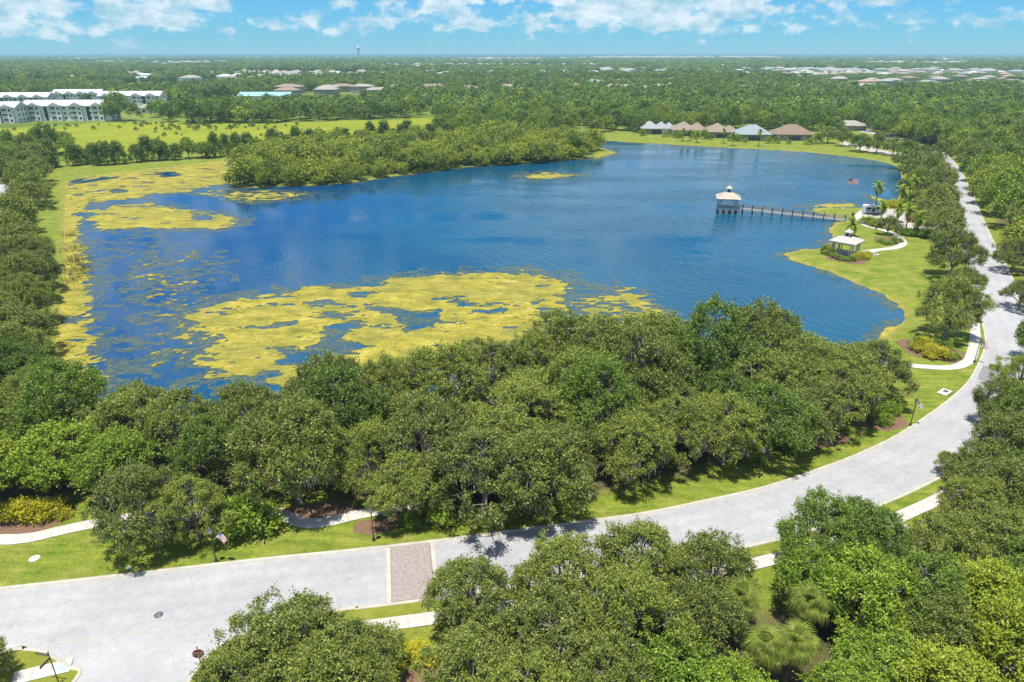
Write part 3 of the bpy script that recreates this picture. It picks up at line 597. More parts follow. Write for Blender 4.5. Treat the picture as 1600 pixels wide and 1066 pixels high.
def build_algae():
    fringe_lab = None
    for name, x0, x1, y0, y1, dx, dy in (('algae_mat', -126, 95, 72, 172, 0.36, 0.48), ('algae_mat', -205, 125, 172, 420, 0.7, 1.0)):
        X = np.arange(x0, x1, dx); Y = np.arange(y0, y1+dy*.5, dy); gx, gy = np.meshgrid(X, Y); Q = np.c_[gx.ravel(), gy.ravel()]; n = len(Q)
        # in-lake only
        s = sdf(Q, SHORE)
        x, y = Q[:, 0], Q[:, 1]
        rag = (fbm(x*0.22, y*0.30, 3, 5)-0.5)*7+(fbm(x*0.9, y*1.3, 9, 4)-0.5)*4.2
        val = np.full(n, -50.0)
        for P, b in MATS: val = np.maximum(val, sdf(Q, GP(P, WATER))*0.5+rag*0.62+b*.6)
        for P in WISPS: val = np.maximum(val, np.minimum(sdf(Q, GP(P, WATER))*0.5, 2.2)-1.9+(fbm(x*0.5, y*1.1, 101, 5)-0.5)*9)
        for P, b in HOLES: val = np.minimum(val, -(sdf(Q, GP(P, WATER))+rag*0.55+b))
        # rents inside the mats
        rents = (fbm(x*0.16+3, y*0.42, 21, 6)-0.35)*14+(fbm(x*0.9, y*1.8, 25, 4)-0.5)*4.5; val = np.minimum(val, rents)
        # loose rafts drifting in the open left end
        raft = GP([(175, 375), (240, 365), (300, 385), (352, 400), (345, 470), (340, 530), (300, 560), (215, 590), (205, 540), (230, 500), (200, 440)], WATER)
        rs = np.clip(sdf(Q, raft)/6+0.6, 0, 1); cl = fbm(x*0.13-y*0.05, y*0.10+x*.04, 33, 3); bit = fbm(x*0.75, y*1.0, 41, 4)
        val = np.maximum(val, np.where(rs > 0, (bit-0.70+0.30*(cl-0.52))*rs*8-(1-rs)*3, -9))
        # narrow fringe along the whole shore
        fr = 0.2+(fbm(x*0.15, y*0.15, 55, 3)-0.45)*4.0+rag*.12-s; val = np.maximum(val, np.where(y > 95, fr, -9))
        val = np.minimum(val, s+0.5)
        z = WATER+0.03+0.05*fbm(x*0.8, y*0.8, 61, 3)
        ny, nx = gx.shape; i = np.arange(n).reshape(ny, nx)
        T = np.vstack([np.stack([i[:-1, :-1].ravel(), i[:-1, 1:].ravel(), i[1:, 1:].ravel()], 1), np.stack([i[:-1, :-1].ravel(), i[1:, 1:].ravel(), i[1:, :-1].ravel()], 1)])
        V, F = clip_positive(np.c_[Q, z], T, val)
        weed = np.minimum(np.maximum(val, -6)+1.2+(fbm(x*0.35+9, y*0.5, 91, 4)-0.42)*9, s-0.2)
        V2, F2 = clip_positive(np.c_[Q, np.full(n, WATER+0.012)], T, weed)
        tag(obj('submerged_weed', mesh_np('submerged_weed', V2, F2, M['weed'], True)), 'dim olive weed just under the water around the '+('near' if y0 < 100 else 'far')+' algae mats', 'water weed', None, 'stuff')
        lab = 'yellow-green algae mats floating on the near half of the lake' if y0 < 100 else 'yellow algae mats and shore fringe on the far half of the lake'
        tag(obj(name, mesh_np(name, V, F, M['algae'], True)), lab, 'algae', None, 'stuff')
build_algae()

# ------------------------------------------------------------------ trees: one generator, several kinds and levels of detail
def unit(v): return v/np.maximum(np.linalg.norm(v, axis=-1, keepdims=True), 1e-9)
def leaves_mesh(name, c, axis, nrm, ln, wd, tone, mat):
    """diamond leaf sprays; c centres, axis along the spray, nrm its face normal"""
    a = unit(axis); s = unit(np.cross(nrm, a)); n = len(c)
    V = np.empty((n, 4, 3)); V[:, 0] = c-a*ln[:, None]*.5; V[:, 1] = c+s*wd[:, None]*.5; V[:, 2] = c+a*ln[:, None]*.5; V[:, 3] = c-s*wd[:, None]*.5
    V[:, 1, 2] += wd*.12; V[:, 3, 2] += wd*.12
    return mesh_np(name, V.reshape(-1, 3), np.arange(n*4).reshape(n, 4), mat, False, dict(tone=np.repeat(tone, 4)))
def crown_points(rs, R, h, zc, lobes, cl, shape):
    """lobe centres and clump centres with outward directions"""
    C = []; D = []; LC = []
    rz_up = h-zc; rz_dn = zc*0.78 if shape != 'cone' else zc*0.8
    for k in range(lobes):
        if shape == 'cone':
            f = (k+.5)/lobes; az = k*2.4+rs.uniform(-.4, .4); rr = R*(0.62*(1-f)**0.7+0.06); lc = np.array([rr*math.cos(az), rr*math.sin(az), 0.14*h+f*0.76*h]); lr = R*(0.52-0.2*f)
        else:
            u = rs.uniform(-0.62, 1.0) if k > 1 else 1.0; az = k*2.399+rs.uniform(-.5, .5); q = math.sqrt(max(0, 1-u*u)); f = rs.uniform(0.50, 0.72)
            lc = np.array([R*q*f*math.cos(az), R*q*f*math.sin(az), zc+u*f*(rz_up if u > 0 else rz_dn)]); lr = R*rs.uniform(0.32, 0.46)
        LC.append((lc, lr))
    cen = np.array([0, 0, zc*0.8])
    for lc, lr in LC:
        o = unit(lc-cen); m = 0
        for _ in range(cl*4):
            d = unit(rs.normal(size=3)); 
            if d@o < -0.35 or d[2] < -0.75: continue
            p = lc+d*lr*rs.uniform(0.75, 1.05)*np.array([1, 1, 0.8])
            if p[2] < 0.09*h: continue
            if any(np.linalg.norm((p-l2)/np.array([1, 1, .8])) < r2*0.72 for l2, r2 in LC if l2 is not lc): continue
            C.append(p); D.append(unit(d*0.7+o*0.4+np.array([0, 0, 0.25]))); m += 1
            if m >= cl: break
    return np.array(C), np.array(D), LC
def make_tree(kind, seed, R, h, zc, lobes, cl, twigs, lv, leaf, mat, shape='dome', moss=0, tw_len=1.0, up=0.45, trunk_r=0.3, limbs=True, clr=0.35):
    """returns the shared meshes (trunk, crown, moss)"""
    rs = np.random.RandomState(seed); C, D, LC = crown_points(rs, R, h, zc, lobes, cl, shape); nc = len(C)
    td = unit(D[:, None, :]*0.75+rs.normal(size=(nc, twigs, 3))*0.62+np.array([0, 0, 0.18])); tl = tw_len*rs.uniform(0.55, 1.25, (nc, twigs, 1))
    ts = C[:, None, :]+rs.normal(size=(nc, twigs, 3))*clr
    t = rs.uniform(0.0, 1.0, (nc, twigs, lv, 1))
    p = ts[:, :, None, :]+td[:, :, None, :]*tl[:, :, None, :]*t+rs.normal(size=(nc, twigs, lv, 3))*leaf*0.55
    p[..., 2] -= 0.18*tl[:, :, None, 0]*t[..., 0]**2
    ax = unit(td[:, :, None, :]*0.8+rs.normal(size=p.shape)*0.75); nm = unit(rs.normal(size=p.shape)*0.85+np.array([0, 0, up])+D[:, None, None, :]*0.35)
    p = p.reshape(-1, 3); n = len(p); ln = leaf*rs.uniform(0.7, 1.45, n); wd = ln*rs.uniform(0.30, 0.55, n)*(1 if leaf < 0.4 else 1.25)
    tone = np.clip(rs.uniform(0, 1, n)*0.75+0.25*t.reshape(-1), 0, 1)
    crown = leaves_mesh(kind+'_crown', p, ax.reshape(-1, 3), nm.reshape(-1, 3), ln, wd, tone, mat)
    mb = MB(); lean = rs.normal(size=2)*0.25; fork = zc*0.42 if shape != 'cone' else h*0.7
    fk = np.array([lean[0], lean[1], fork]); nside = 7
    mb.tube([(0, 0, -0.25), (lean[0]*.3, lean[1]*.3, fork*.4), tuple(fk)], [trunk_r*1.35, trunk_r, trunk_r*0.8], nside)
    if limbs:
        for lc, lr in LC:
            if shape == 'cone': continue
            mid = fk+(lc-fk)*0.5+np.array([0, 0, 0.25*lr])+rs.normal(size=3)*0.15
            mb.tube([tuple(fk), tuple(mid), tuple(lc)], [trunk_r*0.55, trunk_r*0.36, trunk_r*0.2], 5, False)
            dd = np.linalg.norm(C-lc, axis=1); near = np.argsort(dd)[:5 if limbs == 2 else 2]
            for q in near:
                m2 = lc+(C[q]-lc)*0.55+rs.normal(size=3)*0.12; mb.tube([tuple(lc), tuple(m2), tuple(C[q])], [trunk_r*0.2, trunk_r*0.13, trunk_r*0.06], 4, False)
    trunk = mb.mesh(kind+'_trunk', M['bark'], True); mo = None
    if moss:
        idx = rs.choice(nc, moss); m = 16; o = C[idx][:, None, :]+rs.normal(size=(moss, m, 3))*np.array([.4, .4, .25]); o = o.reshape(-1, 3); k = len(o); l = rs.uniform(0.35, 1.15, k)
        mo = leaves_mesh(kind+'_moss', o-np.c_[np.zeros(k), np.zeros(k), l*.5+.2], np.tile([0, 0, 1.0], (k, 1))+rs.normal(size=(k, 3))*.07, rs.normal(size=(k, 3))*np.array([1, 1, .1]), l, rs.uniform(.05, .12, k), np.zeros(k), M['moss'])
    return trunk, crown, mo
LIB = {}
for s in range(5): LIB.setdefault('oak', []).append(make_tree('live_oak', 10+s, 5.4, 9.4, 5.0, 15, 16, 12, 13, 0.235, M['oak'], moss=60, trunk_r=0.30, limbs=2, tw_len=0.74, clr=0.24))
for s in range(3): LIB.setdefault('dark', []).append(make_tree('water_oak', 30+s, 5.2, 10.5, 5.4, 15, 16, 12, 12, 0.25, M['oakdk'], moss=6, trunk_r=0.28, limbs=2, tw_len=0.85, clr=0.24))
for s in range(3): LIB.setdefault('broad', []).append(make_tree('broadleaf', 50+s, 4.4, 8.6, 4.6, 13, 13, 12, 11, 0.28, M['broad'], trunk_r=0.22, limbs=2, tw_len=0.6, up=0.8, clr=0.30))
for s in range(2): LIB.setdefault('yellow', []).append(make_tree('yellowing_tree', 60+s, 4.2, 8.2, 4.4, 13, 13, 12, 11, 0.28, M['yellow'], trunk_r=0.22, limbs=2, tw_len=0.6, up=0.8, clr=0.30))
for s in range(4): LIB.setdefault('oakmid', []).append(make_tree('live_oak_mid', 80+s, 5.4, 9.4, 5.0, 14, 11, 7, 6, 0.44, M['oak'], trunk_r=0.3, moss=10, tw_len=0.8, clr=0.3))
for s in range(4): LIB.setdefault('mid', []).append(make_tree('broadleaf_mid', 90+s, 5.0, 10.0, 5.2, 14, 9, 6, 6, 0.56, M['far'], trunk_r=0.28, limbs=1, clr=0.36, tw_len=0.85))
for s in range(3): LIB.setdefault('darkmid', []).append(make_tree('darkmid', 93+s, 5.2, 9.6, 5.0, 14, 9, 6, 6, 0.56, M['oakdk'], trunk_r=0.3, limbs=1, clr=0.36, tw_len=0.85))
for s in range(2): LIB.setdefault('midyellow', []).append(make_tree('yellow_mid', 96+s, 4.6, 9.0, 4.8, 12, 9, 6, 6, 0.6, M['willow'], trunk_r=0.25, clr=0.5))
for s in range(4): LIB.setdefault('willow', []).append(make_tree('willow', 100+s, 4.3, 5.6, 2.3, 11, 9, 6, 6, 0.5, M['willow'], trunk_r=0.16, up=0.9, clr=0.4))
for s in range(3): LIB.setdefault('conic', []).append(make_tree('juniper', 110+s, 3.2, 9.5, 4.0, 13, 8, 6, 6, 0.52, M['conic'], 'cone', trunk_r=0.2, clr=0.4))
for s in range(3): LIB.setdefault('shrub', []).append(make_tree('shrub', 120+s, 1.0, 1.35, 0.5, 8, 7, 6, 5, 0.16, M['broad'], trunk_r=0.05, tw_len=0.3, clr=0.12, up=0.9))
for s in range(2): LIB.setdefault('gold', []).append(make_tree('golden_shrub', 130+s, 1.0, 1.25, 0.5, 8, 7, 6, 6, 0.15, M['gold'], trunk_r=0.05, tw_len=0.3, clr=0.12, up=0.9))
for s in range(2): LIB.setdefault('scrub', []).append(make_tree('scrub', 140+s, 1.3, 1.7, 0.7, 7, 4, 4, 4, 0.35, M['conic'], trunk_r=0.06, limbs=False, tw_len=0.4, clr=0.2))
FARV = [make_tree('wood_far', 150+s, 5.6, 10.5, 5.2, 9, 6, 3, 4, 1.35, M[m], limbs=False, clr=0.6, tw_len=1.1)[1] for s, m in enumerate(('far', 'oakdk', 'far', 'oakdk', 'conic', 'willow', 'far', 'conic'))]

NAMES = dict(oak='live_oak', dark='water_oak', broad='broadleaf_tree', yellow='yellowing_tree', oakmid='live_oak', mid='woodland_tree', darkmid='dark_tree', midyellow='pale_green_tree', willow='willow_shrub', conic='juniper_tree', shrub='shrub', gold='golden_shrub', scrub='scrub_bush')
rnd = random.Random(77)
def plant(kind, x, y, scale=1.0, label=None, cat='tree', group=None, z=0.0, sz=None):
    tr, cr, mo = rnd.choice(LIB[kind]); sx = scale*rnd.uniform(.94, 1.06)
    e = empty(NAMES[kind], (x, y, z), rnd.uniform(0, 6.283), label, cat, group, (sx, scale*rnd.uniform(.94, 1.06), (sz or scale)*rnd.uniform(.84, 1.16)))
    obj('trunk' if kind not in ('shrub', 'gold', 'scrub') else 'stem', tr, e); obj('crown' if kind not in ('shrub', 'gold', 'scrub') else 'foliage', cr, e)
    if mo: tag(obj('hanging_moss', mo, e), kind='stuff')
    return e
def crown_at(px, py, R, kind, **k):
    """plants a tree so that its crown of radius R is centred on that pixel"""
    base = dict(oak=5.4, dark=5.2, broad=4.4, yellow=4.2, oakmid=5.4, mid=5.0, midyellow=4.6, willow=4.3, conic=3.2)[kind]*1.18; s = R/base
    zc = dict(oak=5.6, dark=6.2, broad=5.0, yellow=4.8, oakmid=5.6, mid=6, midyellow=5.5, willow=2.6, conic=4.5)[kind]*s
    x, y = G(px, py, zc); return plant(kind, x, y, s, **k)
def scatter(poly, dmin, seed, tries=6000, margin=0.0, avoid=None, existing=()):
    r = np.random.RandomState(seed); lo, hi = poly.min(0), poly.max(0); P = r.uniform(lo, hi, (tries, 2)); P = P[sdf(P, poly) > margin]; out = []; ex = [np.array(e) for e in existing]
    for p in P:
        if all((p[0]-q[0])**2+(p[1]-q[1])**2 > dmin*dmin for q in out+ex): out.append(p)
    return out
def row_labels(items, desc, place, per_row=12):
    """labels by row (near to far) and by order in the row (left to right)"""
    items = sorted(items, key=lambda o: o.location.y); nrow = min(len(ROW), max(1, math.ceil(len(items)/per_row))); k = 0
    for r in range(nrow):
        m = math.ceil((len(items)-k)/(nrow-r)); row = sorted(items[k:k+m], key=lambda o: math.atan2(o.location.x, o.location.y)); k += m
        for i, o in enumerate(row):
            d = desc[o.name.split('.')[0]] if isinstance(desc, dict) else desc
            o['label'] = f"{d} {place}, {ROW[r]} row, {ORD[i]} from left" if nrow > 1 else f"{d} {place}, {ORD[i]} from left"

# --- the moss-hung grove between lake and road
grove = []
gp = scatter(GROVE, 5.7, 5, 12000, 1.0)
for x, y in gp:
    in_path = False
    k = 'oak'
    u = rnd.random()
    if x < -38 and y < 66: k = 'yellow' if u < 0.45 else 'broad'
    elif u < 0.16: k = 'dark'
    elif u < 0.18: k = 'broad'
    back = max(0.0, min(1.0, (x+18)/15))*max(0.0, min(1.0, (52-x)/12))*max(0.0, min(1.0, (y-72-x*.12)/8))
    grove.append(plant(k, x, y, (rnd.uniform(0.74, 1.08) if k != 'broad' else rnd.uniform(.85, 1.05))*(1+.22*(back if not (x < -38 and y < 66) else 0)), group='trees of the lakeside grove'))
for px, py, R, k in ((215, 785, 5.4, 'oak'), (300, 790, 4.6, 'oak')): grove.append(crown_at(px, py, R, k, group='trees of the lakeside grove'))
row_labels(grove, dict(live_oak='moss-hung live oak', water_oak='dark green oak', broadleaf_tree='bright green broadleaf tree', yellowing_tree='yellow-green tree'), 'in the lakeside grove', 13)
# --- row along the left bank
left_row = [plant('oak' if y < 150 else 'oakmid', x, y, rnd.uniform(.8, 1.02), group='trees along the left bank') for x, y in scatter(LEFTROW, 6.0, 8, 6000, 0.5) if abs(math.atan2(x, y)) < 0.69 and sdf(np.array([[x, y]]), LEFTLOT)[0] < -4]
row_labels(left_row, 'round-crowned live oak', 'beside the left bank', 5)
# --- near side of the road, bottom of the picture
near = []
for px, py, R, k in ((440, 1000, 5.6, 'oak'), (548, 1012, 4.3, 'oak'), (500, 1075, 5, 'oak'), (372, 1075, 4.4, 'oak'), (742, 920, 4.9, 'oak'), (880, 892, 5.0, 'oak'), (1000, 884, 5.2, 'oak'), (1108, 892, 4.8, 'oak'), (745, 1030, 5.0, 'oak'), (860, 990, 5.6, 'oak'), (985, 975, 5.2, 'oak'), (1100, 975, 4.2, 'oak'),
        (1055, 1045, 4.3, 'broad'), (940, 1075, 4.4, 'oak'), (820, 1090, 4.6, 'oak'), (1285, 838, 4.6, 'dark'), (1352, 835, 4.6, 'dark'), (1345, 928, 4.6, 'broad'), (1270, 915, 3.6, 'broad'), (1440, 925, 4.6, 'dark'), (1480, 855, 4.8, 'oak'), (1570, 838, 5.4, 'oak'), (1530, 790, 4.2, 'oak'),
        (1545, 930, 4.4, 'yellow'), (1600, 960, 4.4, 'broad'), (1475, 985, 4.6, 'oak'), (1575, 1020, 4.4, 'yellow'), (1400, 1025, 3.8, 'broad'), (1490, 1070, 4.2, 'yellow'), (1335, 1075, 3.4, 'broad'), (1140, 1085, 3.4, 'broad'), (1650, 900, 5, 'dark'), (-70, 1030, 3.6, 'oak')):
    near.append(crown_at(px, py, R, k, group='trees on the near side of the road'))
row_labels(near, dict(live_oak='feathery live oak', water_oak='dark leafy oak', broadleaf_tree='glossy bright green tree', yellowing_tree='yellow-green leafy tree'), 'on the near side of the road', 9)
# --- between the road bend and the right edge
rw = []
for px, py, R, k in ((1585, 765, 5.2, 'oak'), (1545, 725, 4.4, 'oak'), (1486, 722, 1.9, 'oak'), (1590, 690, 5.4, 'oak'), (1578, 625, 4.8, 'oak'), (1600, 575, 4.2, 'oak'), (1600, 455, 4.2, 'oak'), (1588, 395, 5, 'oak'), (1630, 640, 5, 'dark'), (1640, 720, 5, 'dark'), (1640, 520, 5, 'dark')):
    rw.append(crown_at(px, py, R, k, group='trees right of the road'))
ex = [(o.location.x, o.location.y) for o in rw+near]
for x, y in scatter(RIGHTWOOD, 7.2, 12, 14000, 1.0, existing=ex):
    if y < 112 or math.atan2(x, y) > 0.69 or y > 430: continue
    u = rnd.random(); k = ('oakmid' if u < 0.5 else 'mid' if u < 0.85 else 'midyellow') if y > 140 else 'oak'
    rw.append(plant(k, x, y, rnd.uniform(.85, 1.15), group='trees right of the road'))
row_labels(rw, dict(live_oak='live oak', water_oak='dark oak', woodland_tree='tall woodland tree', pale_green_tree='pale yellow-green tree'), 'right of the road', 11)
# --- between the lake and the road on the right
lw = []
for px, py, R, k in ((1487, 478, 5.6, 'oak'), (1492, 392, 6.0, 'oak'), (1478, 350, 4.4, 'oakmid'), (1450, 340, 3.8, 'oakmid'), (1462, 312, 4.6, 'oakmid'), (1432, 310, 3.4, 'oakmid'), (1470, 285, 4.6, 'oakmid'), (1438, 285, 4.6, 'oakmid'), (1455, 262, 5, 'oakmid'), (1425, 262, 4.6, 'oakmid'), (1440, 243, 5, 'oakmid'), (1412, 246, 4.4, 'oakmid'), (1390, 350, 3.0, 'oakmid'), (1482, 330, 4.6, 'oakmid'), (1478, 302, 4.6, 'oakmid'), (1472, 275, 4.8, 'oakmid'), (1462, 250, 5, 'oakmid'), (1470, 238, 5, 'oakmid'), (1445, 325, 4, 'oakmid'), (1425, 285, 4.0, 'oakmid'), (1512, 432, 3.6, 'oak'),
        (1295, 208, 5.2, 'oakmid'), (1318, 214, 4.6, 'oakmid'), (1345, 218, 5, 'mid'), (1372, 222, 5.2, 'oakmid'), (1398, 226, 5, 'oakmid'), (1420, 228, 5, 'mid')):
    lw.append(crown_at(px, py, R*1.15, k, group='trees between lake and road'))
row_labels(lw, dict(live_oak='round live oak', woodland_tree='tall green tree'), 'between lake and upper road', 5)
# --- willow scrub on the peninsula
pn = [plant('willow', x, y, rnd.uniform(.6, 1.5), cat='shrub', group='willow shrubs on the peninsula', z=-0.1) for x, y in scatter(PENIN, 5.6, 14, 12000, 0.2)]
for x, y in scatter(PENIN, 12, 15, 3000, 3): pn.append(plant(rnd.choice(['mid', 'midyellow', 'darkmid', 'mid']), x, y, rnd.uniform(.5, .92), cat='tree', group='willow shrubs on the peninsula'))
row_labels(pn, dict(willow_shrub='yellow-green willow shrub', woodland_tree='green tree among willows', dark_tree='dark tree among willows', pale_green_tree='pale tree among willows'), 'on the lake peninsula', 20)
# --- dark tree row between meadow and lake
cr = []
TROW = spline(GP([(-90, 266), (20, 262), (80, 261), (150, 258), (220, 254), (300, 248), (380, 242), (450, 236), (520, 231), (600, 226), (680, 219)]), 1.0)
q = resample(TROW, 4.3)
for i, (x, y) in enumerate(q):
    k = 'conic' if rnd.random() < 0.7 else 'mid'
    cr.append(plant(k, x+rnd.uniform(-1.5, 1.5), y+rnd.uniform(-3, 4), rnd.uniform(.75, 1.2) if k == 'conic' else rnd.uniform(.7, .95), group='dark tree row below the meadow'))
row_labels(cr, dict(juniper_tree='dark upright tree', woodland_tree='rounder dark tree'), 'between meadow and lake', 22)

# ------------------------------------------------------------------ palms
def fan_frond(seed, L=1.25):
    """sabal frond: stalk and a pleated, drooping fan"""
    rs = np.random.RandomState(seed); V = []; F = []
    def seg(a, b, w0, w1, s):
        k = len(V); V.extend([a-s*w0, a+s*w0, b+s*w1, b-s*w1]); F.append((k, k+1, k+2, k+3))
    st = np.array([0, 0, 0.]); en = np.array([0.95, 0, 0.28]); seg(st, en, .025, .02, np.array([0, 1., 0]))
    for i in range(26):
        a = math.radians(-125+250*i/25); l = L*rs.uniform(.85, 1.05)*(1-0.25*abs(a)/2.2); d = np.array([math.cos(a), math.sin(a), 0.10]); s = np.array([-math.sin(a), math.cos(a), 0])
        m = en+d*l*.55; t = en+d*l+np.array([0, 0, -0.62*l]); seg(en, m, .012, .045, s); seg(m, t, .045, .004, s)
    n = len(V); return mesh_np('fan_frond', V, np.array(F), M['palm'], False, dict(tone=rs.uniform(0.1, .9, n//4).repeat(4)))
def pinnate_frond(seed, L=2.3):
    rs = np.random.RandomState(seed); V = []; F = []
    def P(t): return np.array([L*(t-0.12*t*t), 0, L*(0.42*t-0.78*t*t)])
    def seg(a, b, w0, w1, s):
        k = len(V); V.extend([a-s*w0, a+s*w0, b+s*w1, b-s*w1]); F.append((k, k+1, k+2, k+3))
    for i in range(6): seg(P(i/6), P((i+1)/6), .03, .025, np.array([0, 1., 0]))
    for i in range(1, 18):
        t = i/18; b = P(t); l = 0.62*math.sin(math.pi*(0.15+0.8*t))
        for sg in (-1, 1): seg(b, b+np.array([l*.55, sg*l, -0.28*l]), .10, .02, np.array([1, 0, 0.]))
    n = len(V); return mesh_np('pinnate_frond', V, np.array(F), M['qpalm'], False, dict(tone=rs.uniform(0.1, .9, n//4).repeat(4)))
FAN = [fan_frond(i) for i in range(3)]; PIN = [pinnate_frond(i) for i in range(3)]
def palm(name, x, y, h, fronds, n, label, group, trunk_r=0.17, fs=1.0, bend=0.2):
    e = empty(name, (x, y, 0), rnd.uniform(0, 6), label, 'palm', group)
    pts = [(0, 0, -.2), (bend*.2, 0, h*.35), (bend*.6, 0, h*.7), (bend, 0, h)]
    MB().tube(pts, [trunk_r*1.25, trunk_r, trunk_r*.95, trunk_r], 8).build('trunk', M['palmbark'], e, True)
    for i in range(n):
        o = obj('frond', rnd.choice(fronds), e, (bend, 0, h-0.05)); f = i/n
        o.rotation_euler = (0, math.radians(-70+f*150+rnd.uniform(-8, 8)), i*2.399+rnd.uniform(-.2, .2)); o.scale = (fs*rnd.uniform(.9, 1.1),)*3
    return e
for (px, py, h, nm, lab) in ((1160, 940, 4.6, 24, 'cabbage palm with yellowing fan leaves, leftmost of the near palms'), (1196, 1012, 4.2, 24, 'cabbage palm with broad fan leaves, lowest of the near palms'), (1240, 1002, 4.4, 22, 'cabbage palm right of the lowest near palm'), (1268, 945, 4.4, 20, 'pale fan palm between the glossy trees, rightmost near palm')):
    x, y = G(px, py, h); palm('cabbage_palm', x, y, h, FAN, nm, lab, 'cabbage palms at lower right', fs=0.92)
for (px, py, h, lab) in ((1374, 292, 8.5, 'tall queen palm behind the white van'), (1411, 296, 9.5, 'tall yellowish queen palm right of the white van'), (1430, 282, 8.0, 'queen palm standing over the lake willows right of the car park'), (1381, 322, 4.5, 'short queen palm beside the white van'), (1407, 325, 5.0, 'queen palm at the car park edge, left of the red car'), (1422, 328, 6.5, 'queen palm directly in front of the red car'), (1333, 350, 3.4, 'small dark queen palm at the shore end of the boardwalk'), (1438, 340, 5.0, 'queen palm right of the red car')):
    x, y = G(px, py, h); palm('queen_palm', x, y, h, PIN, 15, lab, 'queen palms by the car park', trunk_r=0.15, fs=1.15, bend=0.1)
for (px, py, h, lab) in ((1068, 206, 5, 'queen palm before the second lake house'), (1078, 207, 4.6, 'low queen palm before the second lake house, right of the other'), (1090, 208, 5, 'queen palm between the second and third lake houses'), (1132, 206, 6, 'queen palm before the third lake house'), (1146, 211, 5.4, 'queen palm between the third and fourth lake houses'), (1188, 207, 7, 'tall queen palm before the blue-grey lake house'), (1284, 196, 6.0, 'queen palm right of the brown-roofed lake house')):
    x, y = G(px, py, h); palm('queen_palm', x, y, h, PIN, 14, lab, 'queen palms by the lake houses', trunk_r=0.14, fs=1.1, bend=0.1)

# ------------------------------------------------------------------ shrubs
def shrubs(lst, kind, desc, place, group):
    its = [plant(kind, *G(px, py), s, cat='shrub', group=group, sz=s*hz) for px, py, s, hz in lst]; row_labels(its, desc, place, 9)
shrubs([(22, 812, 1.5, .9), (45, 810, 1.6, .9), (66, 808, 1.5, .9), (84, 806, 1.4, .8), (100, 807, 0.9, .7)], 'gold', 'golden-yellow shrub', 'in the bed behind the left path', 'golden shrubs by the left path')
shrubs([(352, 828, 2.0, 1.0), (382, 832, 2.3, 1.1), (412, 826, 2.0, .9), (395, 818, 2.0, 1.1)], 'shrub', 'big leafy green shrub', 'beside the lamp post with the purple flag', 'shrubs by the left lamp post')
shrubs([(1440, 548, 1.5, 1.3), (1452, 556, 1.5, .9), (1464, 560, 1.5, .9), (1474, 557, 1.2, .8)], 'gold', 'yellow clipped shrub', 'in the bed under the big round oak', 'shrubs under the round oak')
shrubs([(1432, 545, 1.3, 1.3), (1482, 562, 1.0, .8), (1492, 560, 0.9, .7), (1478, 545, 1.2, .8)], 'shrub', 'green shrub', 'in the bed under the big round oak', 'shrubs under the round oak')
shrubs([(1337, 405, 1.3, .75), (1345, 404.5, 1.4, .75), (1353, 402, 1.3, .75)], 'gold', 'mounded yellow shrub', 'at the foot of the shore gazebo', 'shrubs around the shore gazebo')
shrubs([(1290, 397, 1.3, 1), (1298, 399, 1.2, .9), (1304, 403, 1.1, .8), (1312, 406, 1.1, .8), (1320, 408, .9, .7), (1331, 408, 1.0, .8)], 'shrub', 'green shrub', 'left of the shore gazebo posts', 'shrubs around the shore gazebo')
shrubs([(1350, 349, 1.5, .9), (1358, 351, 1.6, .9), (1366, 354, 1.5, .9), (1374, 356, 1.5, .9), (1376, 379, 1.3, .6), (1386, 382, 1.3, .6), (1396, 380, 1.4, .7), (1405, 378, 1.2, .6)], 'shrub', 'low green shrub', 'inside the loop of the gazebo path', 'hedge shrubs by the gazebo path')
shrubs([(1412, 367, 1.6, .9), (1420, 368, 1.6, .9), (1428, 369, 1.6, .9), (1436, 370, 1.6, .9), (1444, 371, 1.6, .9), (1452, 372, 1.6, .9)], 'shrub', 'clipped hedge shrub', 'along the near side of the car park', 'hedge of the car park')
shrubs([(1385, 324, 1.5, .9), (1393, 323.5, 1.6, .9), (1401, 324, 1.6, .9), (1409, 325, 1.6, .9)], 'gold', 'yellow-green hedge shrub', 'behind the white van by the water', 'hedge behind the van')
shrubs([(1366, 648, 1.1, 1), (1376, 652, 1.2, 1.2), (1388, 648, 1.2, 1.2), (1394, 640, 1.2, 1.3), (1384, 662, 1.0, .9), (1374, 664, 1.0, 1)], 'shrub', 'upright green shrub', 'at the grove edge by the flagged lamp post', 'shrubs at the grove edge')
shrubs([(800, 812, 1.2, 1), (690, 820, 1.6, 1.2), (640, 820, 1.1, 1), (870, 798, 1.1, 1), (1180, 722, 1.1, 1), (1240, 706, 1.2, 1)], 'shrub', 'loose green shrub', 'under the front of the lakeside grove', 'undergrowth of the grove')
shrubs([(655, 1020, 1.0, .7), (665, 1035, 1.1, .7), (640, 1030, 1.0, .7)], 'gold', 'low yellow shrub', 'between the two near oaks', 'low shrubs between the near oaks')
shrubs([(1004, 212, 2.2, 1), (1040, 214, 2.0, 1), (1056, 215, 2.6, 1.1), (1062, 216, 2.0, 1), (1085, 217, 2.4, 1), (1100, 217, 2.6, 1.1), (1110, 218, 1.8, 1), (1140, 220, 2.2, 1), (1152, 221, 2.4, 1.2), (1164, 223, 1.6, .9), (1200, 224, 2.0, 1), (1214, 224, 2.2, 1), (1232, 225, 1.6, .8), (1262, 226, 2.2, 1), (1275, 225, 2.8, 1.2)], 'shrub', 'garden shrub', 'before the lake houses', 'garden shrubs of the lake houses')
